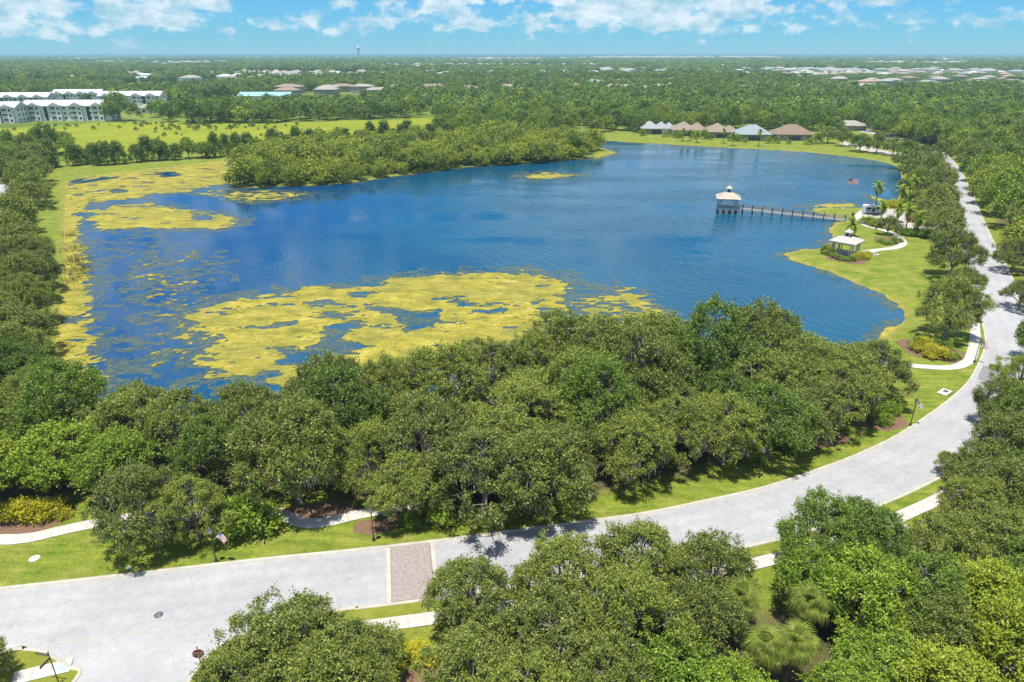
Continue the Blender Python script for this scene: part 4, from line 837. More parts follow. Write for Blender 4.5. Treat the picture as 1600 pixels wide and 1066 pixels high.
# scrub bushes dotted over the meadow
fb = []
mp = np.random.RandomState(3)
while len(fb) < 110:
    px = mp.uniform(20, 480) if mp.rand() < 0.5 else mp.uniform(240, 420); py = mp.uniform(191, 204) if mp.rand() < 0.8 else mp.uniform(200, 225)
    p = np.array(G(px, py))
    if sdf(p[None], MEADOW)[0] > 3: fb.append(plant('scrub', *p, mp.uniform(.5, 1.15), 'small dark bush dotted on the open meadow', 'bush', 'bushes dotted over the meadow'))

# reeds on the left shore
def reeds():
    rs = np.random.RandomState(9); C = []
    for (px, py, n, r) in ((112, 392, 120, 3), (118, 410, 160, 3), (122, 425, 170, 3), (116, 440, 90, 2.5), (110, 370, 60, 2), (1296, 388, 40, 2)):
        c = np.array(G(px, py, WATER)); C.append(c+rs.normal(size=(n, 2))*r*.5)
    C = np.vstack(C); n = len(C); l = rs.uniform(.9, 1.9, n)
    c3 = np.c_[C, WATER+l*.45]; me = leaves_mesh('reeds', c3, np.tile([0, 0, 1.0], (n, 1))+rs.normal(size=(n, 3))*.18, rs.normal(size=(n, 3))*np.array([1, 1, .1]), l, rs.uniform(.06, .14, n), rs.uniform(0, 1, n), M['reed'])
    tag(obj('reeds', me), 'tan and green reeds standing along the left shore', 'reeds', None, 'stuff')
reeds()

# ------------------------------------------------------------------ woodland and houses out to the horizon
HOUSES = []     # (x, y) to keep trees off
def far_house(x, y, rz, w, d, h, rh, roof, label, group, style=0):
    e = empty('house', (x, y, 0), rz, label if isinstance(label, str) else None, 'house', group); MB().box((0, 0, h/2), (w, d, h)).build('wall', M['stucco'] if style == 0 else M['white2'], e)
    r = MB().hip(0, 0, h-.05, w+1.2, d+1.2, rh, max(0.5, w-d*0.8)); 
    r.hip(w*.22, -d*.42, h-.08, w*.45, d*.5, rh*.7, 0.4); r.build('roof', M[roof], e); HOUSES.append((x, y, max(w, d)*.8)); return e
hr = np.random.RandomState(17)
def band(n, xr, yr, sizes, roofs, label, group, clear=1.0, hgt=(3.0, 3.6), style=0):
    k = 0; t = 0; its = []
    while k < n and t < n*30:
        t += 1; px = hr.uniform(*xr); py = hr.uniform(*yr); x, y = G(px, py)
        w = hr.uniform(*sizes)
        if any((x-a)**2+(y-b)**2 < (c+w*.8)**2*1.1 for a, b, c in HOUSES): continue
        rf = roofs[hr.randint(len(roofs))]; e = far_house(x, y, hr.uniform(-.4, .4), w, w*hr.uniform(.6, .8), hr.uniform(*hgt), hr.uniform(2.2, 3.2), rf, label, group, style); its.append(e); k += 1
    row_labels(its, label[0], label[1], 14)
band(26, (860, 1600), (140, 150), (16, 24), ['tanroof', 'clayroof', 'paleroof', 'paleroof'], ('house among the trees', 'just beyond the lake houses'), 'houses among the trees beyond the lake', hgt=(6, 8))
band(40, (850, 1600), (128, 139), (17, 26), ['tanroof', 'clayroof', 'paleroof', 'greyroof'], ('house roof', 'in the wooded suburb behind'), 'houses of the wooded suburb', hgt=(7, 9))
band(46, (930, 1600), (113, 118), (22, 34), ['greyroof', 'paleroof', 'blueroof'], ('house', 'in the dense grey strip on the right'), 'houses of the dense grey strip', hgt=(8, 10), style=1)
band(54, (100, 640), (121, 131), (18, 30), ['metalroof', 'paleroof', 'metalroof'], ('low white-roofed home', 'beyond the apartments'), 'white-roofed homes beyond the apartments', hgt=(7, 9), style=1)
band(16, (440, 800), (143, 152), (22, 34), ['tanroof', 'tanroof', 'paleroof'], ('large tan-roofed building', 'beyond the meadow'), 'tan-roofed buildings beyond the meadow', hgt=(5, 8))
band(40, (660, 940), (118, 127), (20, 32), ['metalroof', 'greyroof', 'tanroof'], ('pale-roofed house', 'in the middle distance, picture centre'), 'middle distance houses', hgt=(8, 10), style=1)

def suburb(x, y):
    """where the far plain is built over (above 0.5)"""
    return fbm(x*0.0013+4, y*0.0034, 211, 3)
def distant_roofs():
    mb = MB(); r = np.random.RandomState(23)
    for n, xr, yr, sz, h in ((200, (930, 1600), (106, 112), (24, 40), 10), (110, (930, 1210), (89, 91.5), (60, 140), 12), (60, (1350, 1600), (92, 101), (40, 80), 11)):
        for _ in range(n):
            x, y = G(r.uniform(*xr), r.uniform(*yr)); w = r.uniform(*sz); hh = h*r.uniform(.8, 1.1)
            mb.box((x, y, hh*.3), (w*.92, w*.55, hh*.6)); mb.hip(x, y, hh*.6, w, w*.62, hh*.4, w*.4)
    y = 1450+5200*r.rand(9000)**1.2; x = (r.rand(9000)*2-1)*y*.8; ok = suburb(x, y) > 0.475; x, y = x[ok][:1500], y[ok][:1500]
    for a, b in zip(x, y):
        w = r.uniform(15, 24)*max(1, b/2600); hh = r.uniform(8, 10.5); mb.box((a, b, hh*.3), (w*.92, w*.6, hh*.6)); mb.hip(a, b, hh*.6, w, w*.66, hh*.4, w*.35)
    tag(mb.build('distant_rooftops', M['roofmix']), 'pale rooftops of far neighbourhoods reaching to the horizon', 'rooftops', None, 'stuff')
def roof_mix():
    m, nt, bs = new_mat('mixed_roofs'); bs.inputs['Roughness'].default_value = 0.8; ge = nt.nodes.new('ShaderNodeNewGeometry')
    c = ramp(nt, ge.outputs['Random Per Island'], [(0.0, (0.46, 0.46, 0.46)), (0.25, (0.32, 0.30, 0.27)), (0.5, (0.28, 0.21, 0.15)), (0.75, (0.25, 0.26, 0.27)), (0.95, (0.40, 0.36, 0.31))])
    nt.links.new(c, bs.inputs['Base Color']); return m
M['roofmix'] = roof_mix()
distant_roofs()

APT = [  # px of the front middle, length, depth, storeys
    ((108, 189), 60, 15, 'long white three-storey apartment block nearest the meadow'), ((30, 172), 50, 15, 'white apartment block behind, at the left edge'), ((122, 165), 42, 15, 'white apartment block half hidden behind the nearest block'),
    ((205, 169), 52, 15, 'white-roofed apartment block right of the big dark oak'), ((-14, 193), 36, 15, 'end of a white apartment block cut by the left edge')]
def apartment(px, py, Lg, D, label):
    x, y = G(px, py); rz = math.radians(4); e = empty('apartment_block', (x, y, 0), rz, label, 'apartment block', None, (1, 1, 1.06)); hh = 9.6
    w = MB().box((0, D/2, hh/2), (Lg, D, hh)); bays = [-Lg*.36, -Lg*.12, Lg*.12, Lg*.36]
    for b in bays: w.box((b, -0.45, hh/2+.2), (7.2, 1.6, hh+.4))
    w.build('wall', M['white2'], e)
    MB().gable(0, D/2, hh, Lg+1.6, D+2.0, 3.4).build('roof', M['metalroof'], e)
    for b in bays: MB().gable(b, 1.5, hh+.35, 8.2, 6.8, 2.0, 'y').build('roof_gable', M['metalroof'], e)
    wm = MB().box((0, 0, 0), (1.5, .1, 1.4)).mesh('window', M['glass']); bm = MB().box((0, 0, 0), (3.0, .1, 2.1)).mesh('balcony_opening', M['screen']); rm = MB().box((0, 0, 0), (3.2, .12, 0.9)).mesh('railing', M['steel'])
    for f in range(3):
        z = 1.6+f*3.1
        for b in bays:
            o = obj('balcony', bm, e, (b-1.6, -1.28, z+.1)); obj('railing', rm, o, (0, -.08, -.6)); obj('window', wm, e, (b+2.0, -1.28, z+.2))
        for i in range(int(Lg/4.3)):
            u = -Lg/2+2.6+i*4.3
            if min(abs(u-b) for b in bays) > 4.4: obj('window', wm, e, (u, -.03, z+.2))
        for v in (3.5, 8, 12):
            for sx in (-1, 1):
                o = obj('window', wm, e, (sx*(Lg/2+.03), v, z+.2)); o.rotation_euler.z = math.pi/2
    for b in (-Lg*.24, Lg*.24):  # flat dark panels, painted shade of open stair wells
        MB().box((b, -.03, 4.6), (2.0, .12, 8.4)).build('stairwell_shade', M['dark'], e)
    HOUSES.append((x, y+6, 30)); HOUSES.append((x-18, y+6, 18)); HOUSES.append((x+18, y+6, 18))
for (p, Lg, D, lab) in APT: apartment(*p, Lg, D, lab)
x, y = G(235, 176); e = empty('clubhouse', (x, y, 0), 0.1, 'small pale hipped clubhouse right of the apartment blocks', 'clubhouse'); MB().box((0, 0, 2), (16, 10, 4)).build('wall', M['white2'], e); MB().hip(0, 0, 4, 18, 12, 2.6, 6).build('roof', M['paleroof'], e); MB().box((-3, -5.05, 1.6), (2.5, .1, 2)).build('window', M['glass'], e); HOUSES.append((x, y, 14))
x, y = G(418, 163); e = empty('hall', (x, y, 0), 0.05, 'low hall with a pale teal roof beyond the meadow trees', 'hall'); MB().box((0, 0, 4), (46, 20, 8)).build('wall', M['white2'], e); MB().gable(0, 0, 8, 48, 22, 3).build('roof', M['teal'], e); HOUSES.append((x, y, 32))

# lake houses
def lake_house(px, py, w, d, rz, roof, peaks, label, extra=None):
    x, y = G(px, py); e = empty('lake_house', (x, y, 0), rz, label, 'house', 'houses on the far shore'); h = 3.2
    MB().box((0, d/2, h/2), (w, d, h)).build('wall', M['stucco'], e)
    for i, (cx, cy, pw, pd, ph) in enumerate(peaks):
        MB().hip(cx, cy, h+.02*i, pw, pd, ph*1.3, max(0.3, abs(pw-pd)*.8)).build('roof', M[roof], e)
    for u in (-w*.38, w*.38):
        o = MB().box((u, -.05, 1.5), (1.6, .12, 1.3)).build('window', M['glass'], e); MB().box((u, -.12, .82), (1.8, .14, .1)).build('sill', M['white'], o)
    o = MB().box((0, -.05, 1.2), (w*.36, .12, 2.2)).build('screened_porch', M['screen'], e)
    for k in range(5): MB().box((-w*.18+k*w*.09, -.14, 1.2), (.09, .08, 2.3)).build('screen_post', M['white'], o)
    HOUSES.append((x, y+d/2, 15))
lake_house(1026, 210, 17, 13, -.04, 'greyroof', [(-3.6, 6, 12, 15, 3.0), (3.5, 7, 8, 11, 2.6), (8.2, 7.5, 6, 10, 2.2)], 'lake house with pale grey triple-peaked roof, leftmost on far shore')
lake_house(1077, 213, 19, 13, -.04, 'tanroof', [(-2.5, 6.5, 15, 15, 3.4), (5.5, 7, 10, 12, 3.0)], 'lake house with tan double-peaked roof behind a row of palms')
lake_house(1127, 216, 17, 13, -.05, 'tanroof', [(-1.5, 6.5, 15, 15, 3.4), (6, 7.5, 8, 10, 2.4)], 'lake house with tan hipped roof, middle of the five')
lake_house(1178, 220, 18, 13, -.06, 'blueroof', [(0, 6.5, 20, 15.5, 3.6)], 'lake house with blue-grey hipped roof and wide dark screened porch')
lake_house(1241, 220, 19, 14, -.06, 'brownroof', [(0, 7, 21.5, 16, 3.7)], 'lake house with brown hipped roof, rightmost on far shore')
x, y = G(1326, 203); far_house(x, y, .1, 16, 12, 3, 2.6, 'paleroof', 'pale-roofed house among trees right of the lake houses', None)

def woodland():
    """individual trees out to a few hundred metres behind the lake, then one wooded mass to the horizon"""
    r = np.random.RandomState(31); Hs = np.array(HOUSES)
    def ok(x, y, m=1.0):
        return ((Hs[:, 0]-x)**2+((Hs[:, 1]-y))**2 > (Hs[:, 2]*m)**2).all()
    # clear sight lines: less growth before the houses
    trees = []
    poly = GP([(690, 216), (880, 213), (1000, 203), (1270, 206), (1320, 196), (1480, 243), (1640, 252), (1640, 178), (1280, 172), (1000, 172), (700, 172), (684, 190)])
    C = scatter(poly, 9.4, 33, 9000, 0)
    poly2 = GP([(240, 186), (290, 188), (400, 190), (500, 187), (600, 184), (690, 181), (700, 168), (420, 168), (250, 176)])
    C += scatter(poly2, 12, 35, 3000, 0)
    poly3 = GP([(-30, 252), (40, 246), (110, 243), (110, 236), (-30, 244)]); C += scatter(poly3, 9, 36, 500, 0)
    C += [np.array(G(px, py)) for px, py in ((186, 185), (184, 184), (300, 190), (312, 189), (330, 190), (345, 188), (290, 191), (420, 185), (500, 182), (515, 187))]
    C = [c for c in C if ok(c[0], c[1]) and sdf(c[None], MEADOW)[0] < 1.5 and sdf(c[None], HOUSELAWN)[0] < 0]
    C.sort(key=lambda c: c[1])
    C, rest = C[:290], C[290:]
    for c in C:
        u_ = r.rand(); k = 'mid' if u_ < .6 else 'midyellow' if u_ < .76 else 'darkmid'
        trees.append(plant(k, c[0], c[1], r.uniform(.85, 1.25), group='woodland behind the lake'))
    for px, py, sc_ in ((187, 189, 1.75), (300, 193, 1.7), (330, 192, 1.6), (265, 190, 1.2), (358, 191, 1.5), (385, 190, 1.2), (470, 186, 1.3), (585, 185, 1.3), (1000, 207, 1.0), (985, 204, 1.1), (1300, 212, 1.1)):
        x, y = G(px, py); trees.append(plant('darkmid', x, y, sc_, group='woodland behind the lake'))
    row_labels(trees, dict(dark_tree='dark green tree', woodland_tree='green tree', pale_green_tree='pale yellow-green tree'), 'in the wood behind the lake', 19)
    # the mass
    P = [np.array([c[0], c[1], r.uniform(.85, 1.2)]) for c in rest]
    dens = []
    y = 470.0
    while y < 5200:
        sp = 8.5*max(1.0, (y/900.0))**0.75; half = y*0.80+40; n = int(2*half/sp)
        xs = -half+np.arange(n)*sp+r.uniform(-.45, .45, n)*sp; ys = y+r.uniform(-.45, .45, n)*sp; dens.append(np.c_[xs, ys, np.full(n, sp)]); y += sp*0.9
    D = np.vstack(dens); 
    gap = fbm(D[:, 0]*0.0042, D[:, 1]*0.0028, 71, 3)
    u = D[:, 0]/D[:, 1]*FPX*0.93+800      # rough picture column, only to keep the near belts off the houses
    keep = (gap > 0.39) & (sdf(D[:, :2], MEADOW) < -3)
    keep &= ~((D[:, 1] < 760) & (sdf(D[:, :2], poly) > -4)) & ~((D[:, 1] < 700) & (sdf(D[:, :2], poly2) > -4))
    for a, b, c in HOUSES: keep &= ((D[:, 0]-a)**2+(np.where(D[:, 1] < b, (D[:, 1]-b)/2.2, D[:, 1]-b))**2 > (c*1.0)**2)
    D = D[keep]; n = len(D); sc = D[:, 2]/8.5*0.92*r.uniform(.6, 1.35, n)
    hs = np.where(D[:, 1] > 900, r.uniform(.7, 1.15, n)*(0.8+0.5*fbm(D[:, 0]*.003, D[:, 1]*.003, 5, 2)), r.uniform(.6, 1.25, n))
    sb = np.clip((suburb(D[:, 0], D[:, 1])-0.455)/0.03, 0, 1)*(D[:, 1] > 1050); hs = hs*(1-.48*sb)*(1+.2*(1-sb)*(D[:, 1] > 1050)); sc = sc*(1-.3*sb)
    if P: Pp = np.array(P); D = np.vstack([D[:, :2], Pp[:, :2]]); sc = np.r_[sc, Pp[:, 2]]; hs = np.r_[hs, np.ones(len(Pp))]
    me = mesh_np('woodland', np.c_[D[:, :2], np.zeros(len(D))], [], None, False, dict(sx=sc, sz=hs, rot=r.uniform(0, 6.28, len(D))))
    o = tag(obj('woodland', me), 'distant green woodland stretching from behind the lake to the horizon', 'woodland', None, 'stuff')
    ng = bpy.data.node_groups.new('woodland', 'GeometryNodeTree'); ng.interface.new_socket('Geometry', in_out='INPUT', socket_type='NodeSocketGeometry'); ng.interface.new_socket('Geometry', in_out='OUTPUT', socket_type='NodeSocketGeometry')
    N = ng.nodes.new; L = ng.links.new; gi = N('NodeGroupInput'); go = N('NodeGroupOutput'); ip = N('GeometryNodeInstanceOnPoints'); j = N('GeometryNodeGeometryToInstance')
    for i, cm in enumerate(FARV):
        t = bpy.data.objects.new('wood_far', cm); oi = N('GeometryNodeObjectInfo'); oi.inputs['Object'].default_value = t; L(oi.outputs['Geometry'], j.inputs[0])
    m2p = N('GeometryNodeMeshToPoints'); L(gi.outputs[0], m2p.inputs[0]); L(m2p.outputs[0], ip.inputs['Points']); L(j.outputs[0], ip.inputs['Instance']); ip.inputs['Pick Instance'].default_value = True
    rv = N('FunctionNodeRandomValue'); rv.data_type = 'INT'; rv.inputs[4].default_value = 0; rv.inputs[5].default_value = 7; L(rv.outputs[2], ip.inputs['Instance Index'])
    def at(n_): a = N('GeometryNodeInputNamedAttribute'); a.data_type = 'FLOAT'; a.inputs['Name'].default_value = n_; return a.outputs[0]
    cs = N('ShaderNodeCombineXYZ'); sx = at('sx'); L(sx, cs.inputs[0]); L(sx, cs.inputs[1]); L(at('sz'), cs.inputs[2]); L(cs.outputs[0], ip.inputs['Scale'])
    cr_ = N('ShaderNodeCombineXYZ'); L(at('rot'), cr_.inputs[2]); L(cr_.outputs[0], ip.inputs['Rotation']); L(ip.outputs[0], go.inputs[0])
    o.modifiers.new('woodland', 'NODES').node_group = ng
    # canopy beyond: a lumpy sheet of tree tops
    A = np.linspace(-0.78, 0.78, 420); Rr = 4600*np.power(8.4, np.linspace(0, 1, 150)); ga, gr = np.meshgrid(A, Rr); x = gr*np.sin(ga); y = gr*np.cos(ga)
    z = 2+11*fbm(x*0.011, y*0.011, 81, 3)*np.clip(1.6*fbm(x*.0011, y*.0011, 85, 2)-.1, .2, 1.2)
    i = np.arange(x.size).reshape(x.shape); F = np.stack([i[:-1, :-1].ravel(), i[1:, :-1].ravel(), i[1:, 1:].ravel(), i[:-1, 1:].ravel()], 1)
    tag(obj('horizon_woodland', mesh_np('horizon_woodland', np.c_[x.ravel(), y.ravel(), z.ravel()], F, M['farcanopy'])), 'blue-green band of far tree tops along the horizon', 'woodland', None, 'stuff')
def far_canopy_mat():
    m, nt, bs = new_mat('far_canopy'); bs.inputs['Roughness'].default_value = 1.0; bs.inputs['Specular IOR Level'].default_value = 0.05
    n = tex_noise(nt, 0.006, 6, 0.7); nt.links.new(ramp(nt, n, [(0.3, (0.020, 0.045, 0.016)), (0.7, (0.060, 0.095, 0.026))]), bs.inputs['Base Color']); return m
M['farcanopy'] = far_canopy_mat()
woodland()

# ------------------------------------------------------------------ landmarks on the horizon
x, y = 4700*math.sin(math.atan2(-238, 1150)), 4700*math.cos(math.atan2(-238, 1150))
e = empty('water_tower', (x, y, 0), 0, 'white water tower standing on the horizon left of centre', 'water tower')
MB().lathe([(9, 0), (5.5, 8), (4.4, 55), (5.5, 60)], n=16).build('stem', M['white'], e, True); MB().lathe([(5.5, 59), (11, 65), (12.5, 71), (12, 76), (8, 80), (2, 82)], n=20).build('tank', M['white'], e, True)
for i, (px, hh, w) in enumerate(((1206, 78, 60), (1213, 74, 50), (1219, 82, 44), (1228, 80, 55), (1241, 76, 70), (1247, 104, 30), (1232, 72, 40))):
    a = math.atan2(px-800, 1150); d = 17000; top = 45+(hh-60)*2.6
    e = empty('skyscraper', (d*math.sin(a), d*math.cos(a), 0), .3, f'{ORD[i] if i < 5 else ORD[i]} hazy tower of the tiny far skyline on the right horizon', 'skyscraper', 'towers of the far skyline')
    MB().box((0, 0, top*.42), (w, w*.8, top*.84)).build('shaft', M['white2'], e); MB().box((0, 0, top*.92), (w*.6, w*.5, top*.16)).build('upper_tier', M['white2'], e)
def utility_pole(px, py, h, label):
    x, y = G(px, py); e = empty('utility_pole', (x, y, 0), rnd.uniform(-.5, .5), label, 'pole', 'utility poles'); MB().tube([(0, 0, 0), (0, 0, h)], [.28, .17], 8).build('post', M['steel'], e)
    for z in (h-.6, h-2.2): MB().box((0, 0, z), (3.4, .16, .18)).build('crossarm', M['steel'], e)
for i, (px, py, h) in enumerate(((140, 150, 19), (187, 150, 18), (242, 151, 20), (262, 152, 17), (311, 152, 20), (317, 152, 20), (326, 153, 19), (378, 157, 19))):
    utility_pole(px, py, h, f'pale utility pole beyond the apartments, {ORD[i]} from left')
for i, (px, py, h) in enumerate(((838, 168, 15), (1170, 187, 15), (1282, 192, 13), (1298, 193, 15), (1393, 188, 15))):
    utility_pole(px, py, h, f'pale utility pole in the wood behind the lake, {ORD[i]} from left')

# ------------------------------------------------------------------ gazebos, boardwalk, flagpole
def gazebo(name, x, y, rz, side, deck, post_h, roof_h, roof_mat, label, piles=False):
    e = empty(name, (x, y, WATER if piles else 0.0), rz, label, 'gazebo'); s = side/2
    MB().box((0, 0, deck-.12), (side, side, .24)).build('deck', M['wood'] if piles else M['slab'], e)
    if piles:
        MB().box((0, -s-.06, deck-.1), (side+.1, .1, .42)).build('fascia', M['white'], e); MB().box((s+.06, 0, deck-.1), (.1, side+.1, .42)).build('fascia', M['white'], e)
        for a in (-.9, -.3, .3, .9):
            for b in (-.9, 0, .9): MB().tube([(a*s, b*s, -1.6), (a*s, b*s, deck-.2)], .16, 8).build('piling', M['piling'], e)
    for a in (-1, 1):
        for b in (-1, 1):
            MB().box((a*(s-.2), b*(s-.2), deck+post_h/2), (.26, .26, post_h)).build('post', M['white'], e)
            if not piles:
                MB().box((a*(s-.2), b*(s-.75), deck+post_h/2), (.2, .2, post_h)).build('post', M['white'], e); MB().box((a*(s-.75), b*(s-.2), deck+post_h/2), (.2, .2, post_h)).build('post', M['white'], e)
    for t in (-.33, .33):
        for a, b in ((t, -1), (t, 1), (-1, t), (1, t)):
            if piles: MB().box((a*(side if abs(a) < 1 else s-.2), b*(side if abs(b) < 1 else s-.2), deck+post_h/2), (.18, .18, post_h)).build('post', M['white'], e)
    for a, b, w, d in ((0, -1, side, .12), (0, 1, side, .12), (-1, 0, .12, side), (1, 0, .12, side)):
        MB().box((a*(s-.2), b*(s-.2), deck+post_h-.2), (w, d, .42)).build('beam', M['white'], e)
        if piles and a < 1:
            r = MB().box((a*(s-.2), b*(s-.2), deck+1.0), (w, d, .12)); r.box((a*(s-.2), b*(s-.2), deck+.16), (w, d, .1))
            n = int(side/.3)
            for k in range(n+1):
                u = -s+.1+k*(side-.2)/n; r.box((u if a == 0 else a*(s-.2), u if b == 0 else b*(s-.2), deck+.55), (.06, .06, .8))
            r.build('railing', M['white'], e)
    ov = side+1.3; roof = MB().hip(0, 0, deck+post_h, ov, ov, roof_h, .4, .2).build('roof', M[roof_mat], e); zr = deck+post_h+roof_h
    cu = MB().box((0, 0, zr+.25), (1.15, 1.15, 1.3)).build('cupola', M['white'], roof); 
    for a, b in ((0, -1), (0, 1), (-1, 0), (1, 0)): MB().box((a*.59, b*.59, zr+.3), (.7 if a == 0 else .04, .7 if b == 0 else .04, .85)).build('louver', M['dark'], roof)
    MB().hip(0, 0, zr+.9, 1.8, 1.8, .75, .1, .12).build('cupola_roof', M[roof_mat], roof); MB().lathe([(.05, 0), (.09, .12), (.03, .3), (.01, .7)], (0, 0, zr+1.7), 8).build('finial', M['white'], roof)
    return e
GD = G(1139, 334, WATER)
gazebo('lake_gazebo', GD[0], GD[1]+2.6, math.radians(-13), 6.0, 1.5, 2.9, 1.9, 'dockroof', 'white gazebo with cream roof and cupola on stilts in the lake', True)
GZ = G(1324, 399); g2 = gazebo('shore_gazebo', GZ[0], GZ[1]+1.5, math.radians(45), 5.0, .12, 3.0, 1.25, 'gazeboroof', 'open white gazebo with grey roof and cupola on the shore lawn')
def boardwalk():
    A = np.array([GD[0]+3.1, GD[1]+2.2]); B = np.array(G(1328, 343.5)); Ln = np.linalg.norm(B-A); rz = math.atan2(*(B-A)[::-1])
    e = empty('boardwalk', (A[0], A[1], WATER), rz, 'long wooden boardwalk on pilings from shore to the lake gazebo', 'boardwalk'); w = 2.0; n = 11
    drop = -0.85; Z = lambda t: 1.38+drop*t
    def bar(a, b, wd, ht, name, mat):
        V = []; 
        for p in (a, b):
            for dy, dz in ((-wd/2, -ht/2), (wd/2, -ht/2), (wd/2, ht/2), (-wd/2, ht/2)): V.append((p[0], p[1]+dy, p[2]+dz))
        return MB().add(V, [(0, 1, 2, 3), (7, 6, 5, 4), (0, 4, 5, 1), (1, 5, 6, 2), (2, 6, 7, 3), (3, 7, 4, 0)]).build(name, mat, e)
    npl = int(Ln/.28); pl = MB()
    for i in range(npl):
        t = (i+.5)/npl; pl.box((t*Ln, 0, Z(t)), (.26, w, .06))
    tag(pl.build('deck_planks', M['wood'], e), kind='stuff')
    for sy in (-1, 1):
        bar((0, sy*(w/2+.05), Z(0)-.1), (Ln, sy*(w/2+.05), Z(1)-.1), .09, .34, 'fascia', M['white'])
        for hz in (1.05, .62, .25): bar((0, sy*(w/2-.06), Z(0)+hz), (Ln, sy*(w/2-.06), Z(1)+hz), .08, .08, 'rail', M['wood'])
        bl = MB(); m = int(Ln/.42)
        for i in range(m): t = (i+.5)/m; bl.box((t*Ln, sy*(w/2-.06), Z(t)+.62), (.05, .05, .85))
        tag(bl.build('balusters', M['wood'], e), kind='stuff')
        for i in range(n):
            t = (i+.55)/n; MB().tube([(t*Ln, sy*(w/2+.16), -1.8), (t*Ln, sy*(w/2+.16), Z(t)+1.25)], .15, 8).build('piling', M['piling'], e)
boardwalk()
def flag_mesh(W, Hh, droop=0.15, waves=2.0, amp=.12):
    nu, nv = 16, 9; V = []; fu = []; fv = []
    for i in range(nu):
        for j in range(nv):
            u = i/(nu-1); v = j/(nv-1); V.append((W*u, amp*math.sin(waves*math.pi*u+v)*u, Hh*v-droop*u*u)); fu.append(u); fv.append(v)
    F = [(i*nv+j, (i+1)*nv+j, (i+1)*nv+j+1, i*nv+j+1) for i in range(nu-1) for j in range(nv-1)]
    me = mesh_np('flag', V, np.array(F), M['flag'], True, dict(fu=fu, fv=fv)); return me
x, y = G(1317, 326); e = empty('flagpole', (x, y, 0), 0, 'tall slim flagpole with a striped flag on the lawn tip by the dock', 'flagpole')
MB().tube([(0, 0, 0), (0, 0, 9.6)], [.09, .05], 8).build('pole', M['steel'], e); MB().lathe([(.5, 0), (.5, .15), (.2, .3)], n=12).build('base', M['slab'], e); MB().lathe([(.02, 0), (.1, .08), (.1, .14), (.02, .22)], (0, 0, 9.6), 8).build('finial', M['steel'], e)
obj('flag', flag_mesh(2.9, 1.8, .25), e, (.08, 0, 7.6), math.radians(-12))

# ------------------------------------------------------------------ lamp posts, signs, covers
def lamp_post(px, py, flag, label, fr=0.0):
    x, y = G(px, py); e = empty('lamp_post', (x, y, 0), fr, label, 'lamp post', 'lamp posts along the road')
    MB().lathe([(.16, 0), (.16, .25), (.11, .4), (.075, .55)], n=10).build('base', M['bronze'], e); MB().tube([(0, 0, .5), (0, 0, 3.3)], [.065, .05], 8).build('pole', M['bronze'], e)
    ln = MB().lathe([(.10, 3.3), (.19, 3.42), (.22, 3.75), (.19, 3.85)], n=8).build('lantern', M['lamp'], e); MB().lathe([(.27, 3.85), (.2, 3.95), (.05, 4.1), (.02, 4.22)], n=8).build('lantern_cap', M['bronze'], ln)
    if flag:
        MB().tube([(0, 0, 2.55), (.9, 0, 3.15)], .02, 6).build('flag_staff', M['white'], e)
        f = obj('flag', flag_mesh(.95, .62, .22, 1.4, .08), e, (.42, 0, 2.85)); f.rotation_euler = (math.radians(-20), math.radians(28), 0)
lamp_post(338, 878, True, 'bronze lamp post with flag beside the big shrub, left of the paver crossing'); lamp_post(1422, 666, True, 'bronze lamp post with flag on the lawn inside the road bend', .3); lamp_post(1522, 567, True, 'bronze lamp post with flag where the path meets the road', -.2)
lamp_post(584, 845, False, 'plain lamp post at the grove edge near the paver crossing'); lamp_post(1186, 746, False, 'plain lamp post at the grove edge before the road bend')

def text_mesh(s, size, mat, name='lettering'):
    c = bpy.data.curves.new(name, 'FONT'); c.body = s; c.size = size; c.align_x = 'CENTER'; c.align_y = 'CENTER'; c.extrude = .004
    t = bpy.data.objects.new(name, c); COL.objects.link(t); dg = bpy.context.evaluated_depsgraph_get(); me = bpy.data.meshes.new_from_object(t.evaluated_get(dg)); bpy.data.objects.remove(t); me.materials.clear(); me.materials.append(mat); return me
x, y = G(318, 1056); e = empty('stop_sign', (x, y, 0), math.radians(14), 'red octagonal stop sign on a dark post at the corner', 'stop sign')
MB().tube([(0, .05, 0), (0, .05, 3.0)], .045, 8).build('post', M['bronze'], e)
def octo(r, y0, y1):
    V = [(r*math.cos(math.radians(22.5+45*k)), yy, 2.35+r*math.sin(math.radians(22.5+45*k))) for yy in (y0, y1) for k in range(8)]
    return MB().add(V, [tuple(range(8)), tuple(range(15, 7, -1))]+[(k, k+8, (k+1) % 8+8, (k+1) % 8) for k in range(8)])
octo(.47, -.02, 0.0).build('border', M['white'], e); octo(.435, -.026, -.019).build('plate', M['stopred'], e)
o = obj('lettering', text_mesh('STOP', .36, M['white']), e, (0, -.032, 2.35)); o.rotation_euler = (math.pi/2, 0, 0)
x, y = G(92, 1068); e = empty('street_name_sign', (x, y, 0), math.radians(170), 'brown street name sign blade on a thin post at the lower left corner', 'street sign')
MB().tube([(0, 0, 0), (0, 0, 3.15)], .04, 8).build('post', M['bronze'], e); MB().lathe([(.04, 3.15), (.07, 3.2), (.02, 3.3)], n=8).build('finial', M['bronze'], e)
b = MB().box((.6, 0, 2.95), (1.1, .03, .26)).build('blade', M['signbrown'], e); MB().box((.6, -.018, 2.95), (.9, .006, .035)).build('scrollwork', M['slab'], b); MB().box((.6, .018, 2.95), (.9, .006, .035)).build('scrollwork', M['slab'], b)
b = MB().box((0, .5, 2.66), (.03, .9, .24)).build('blade', M['signbrown'], e)
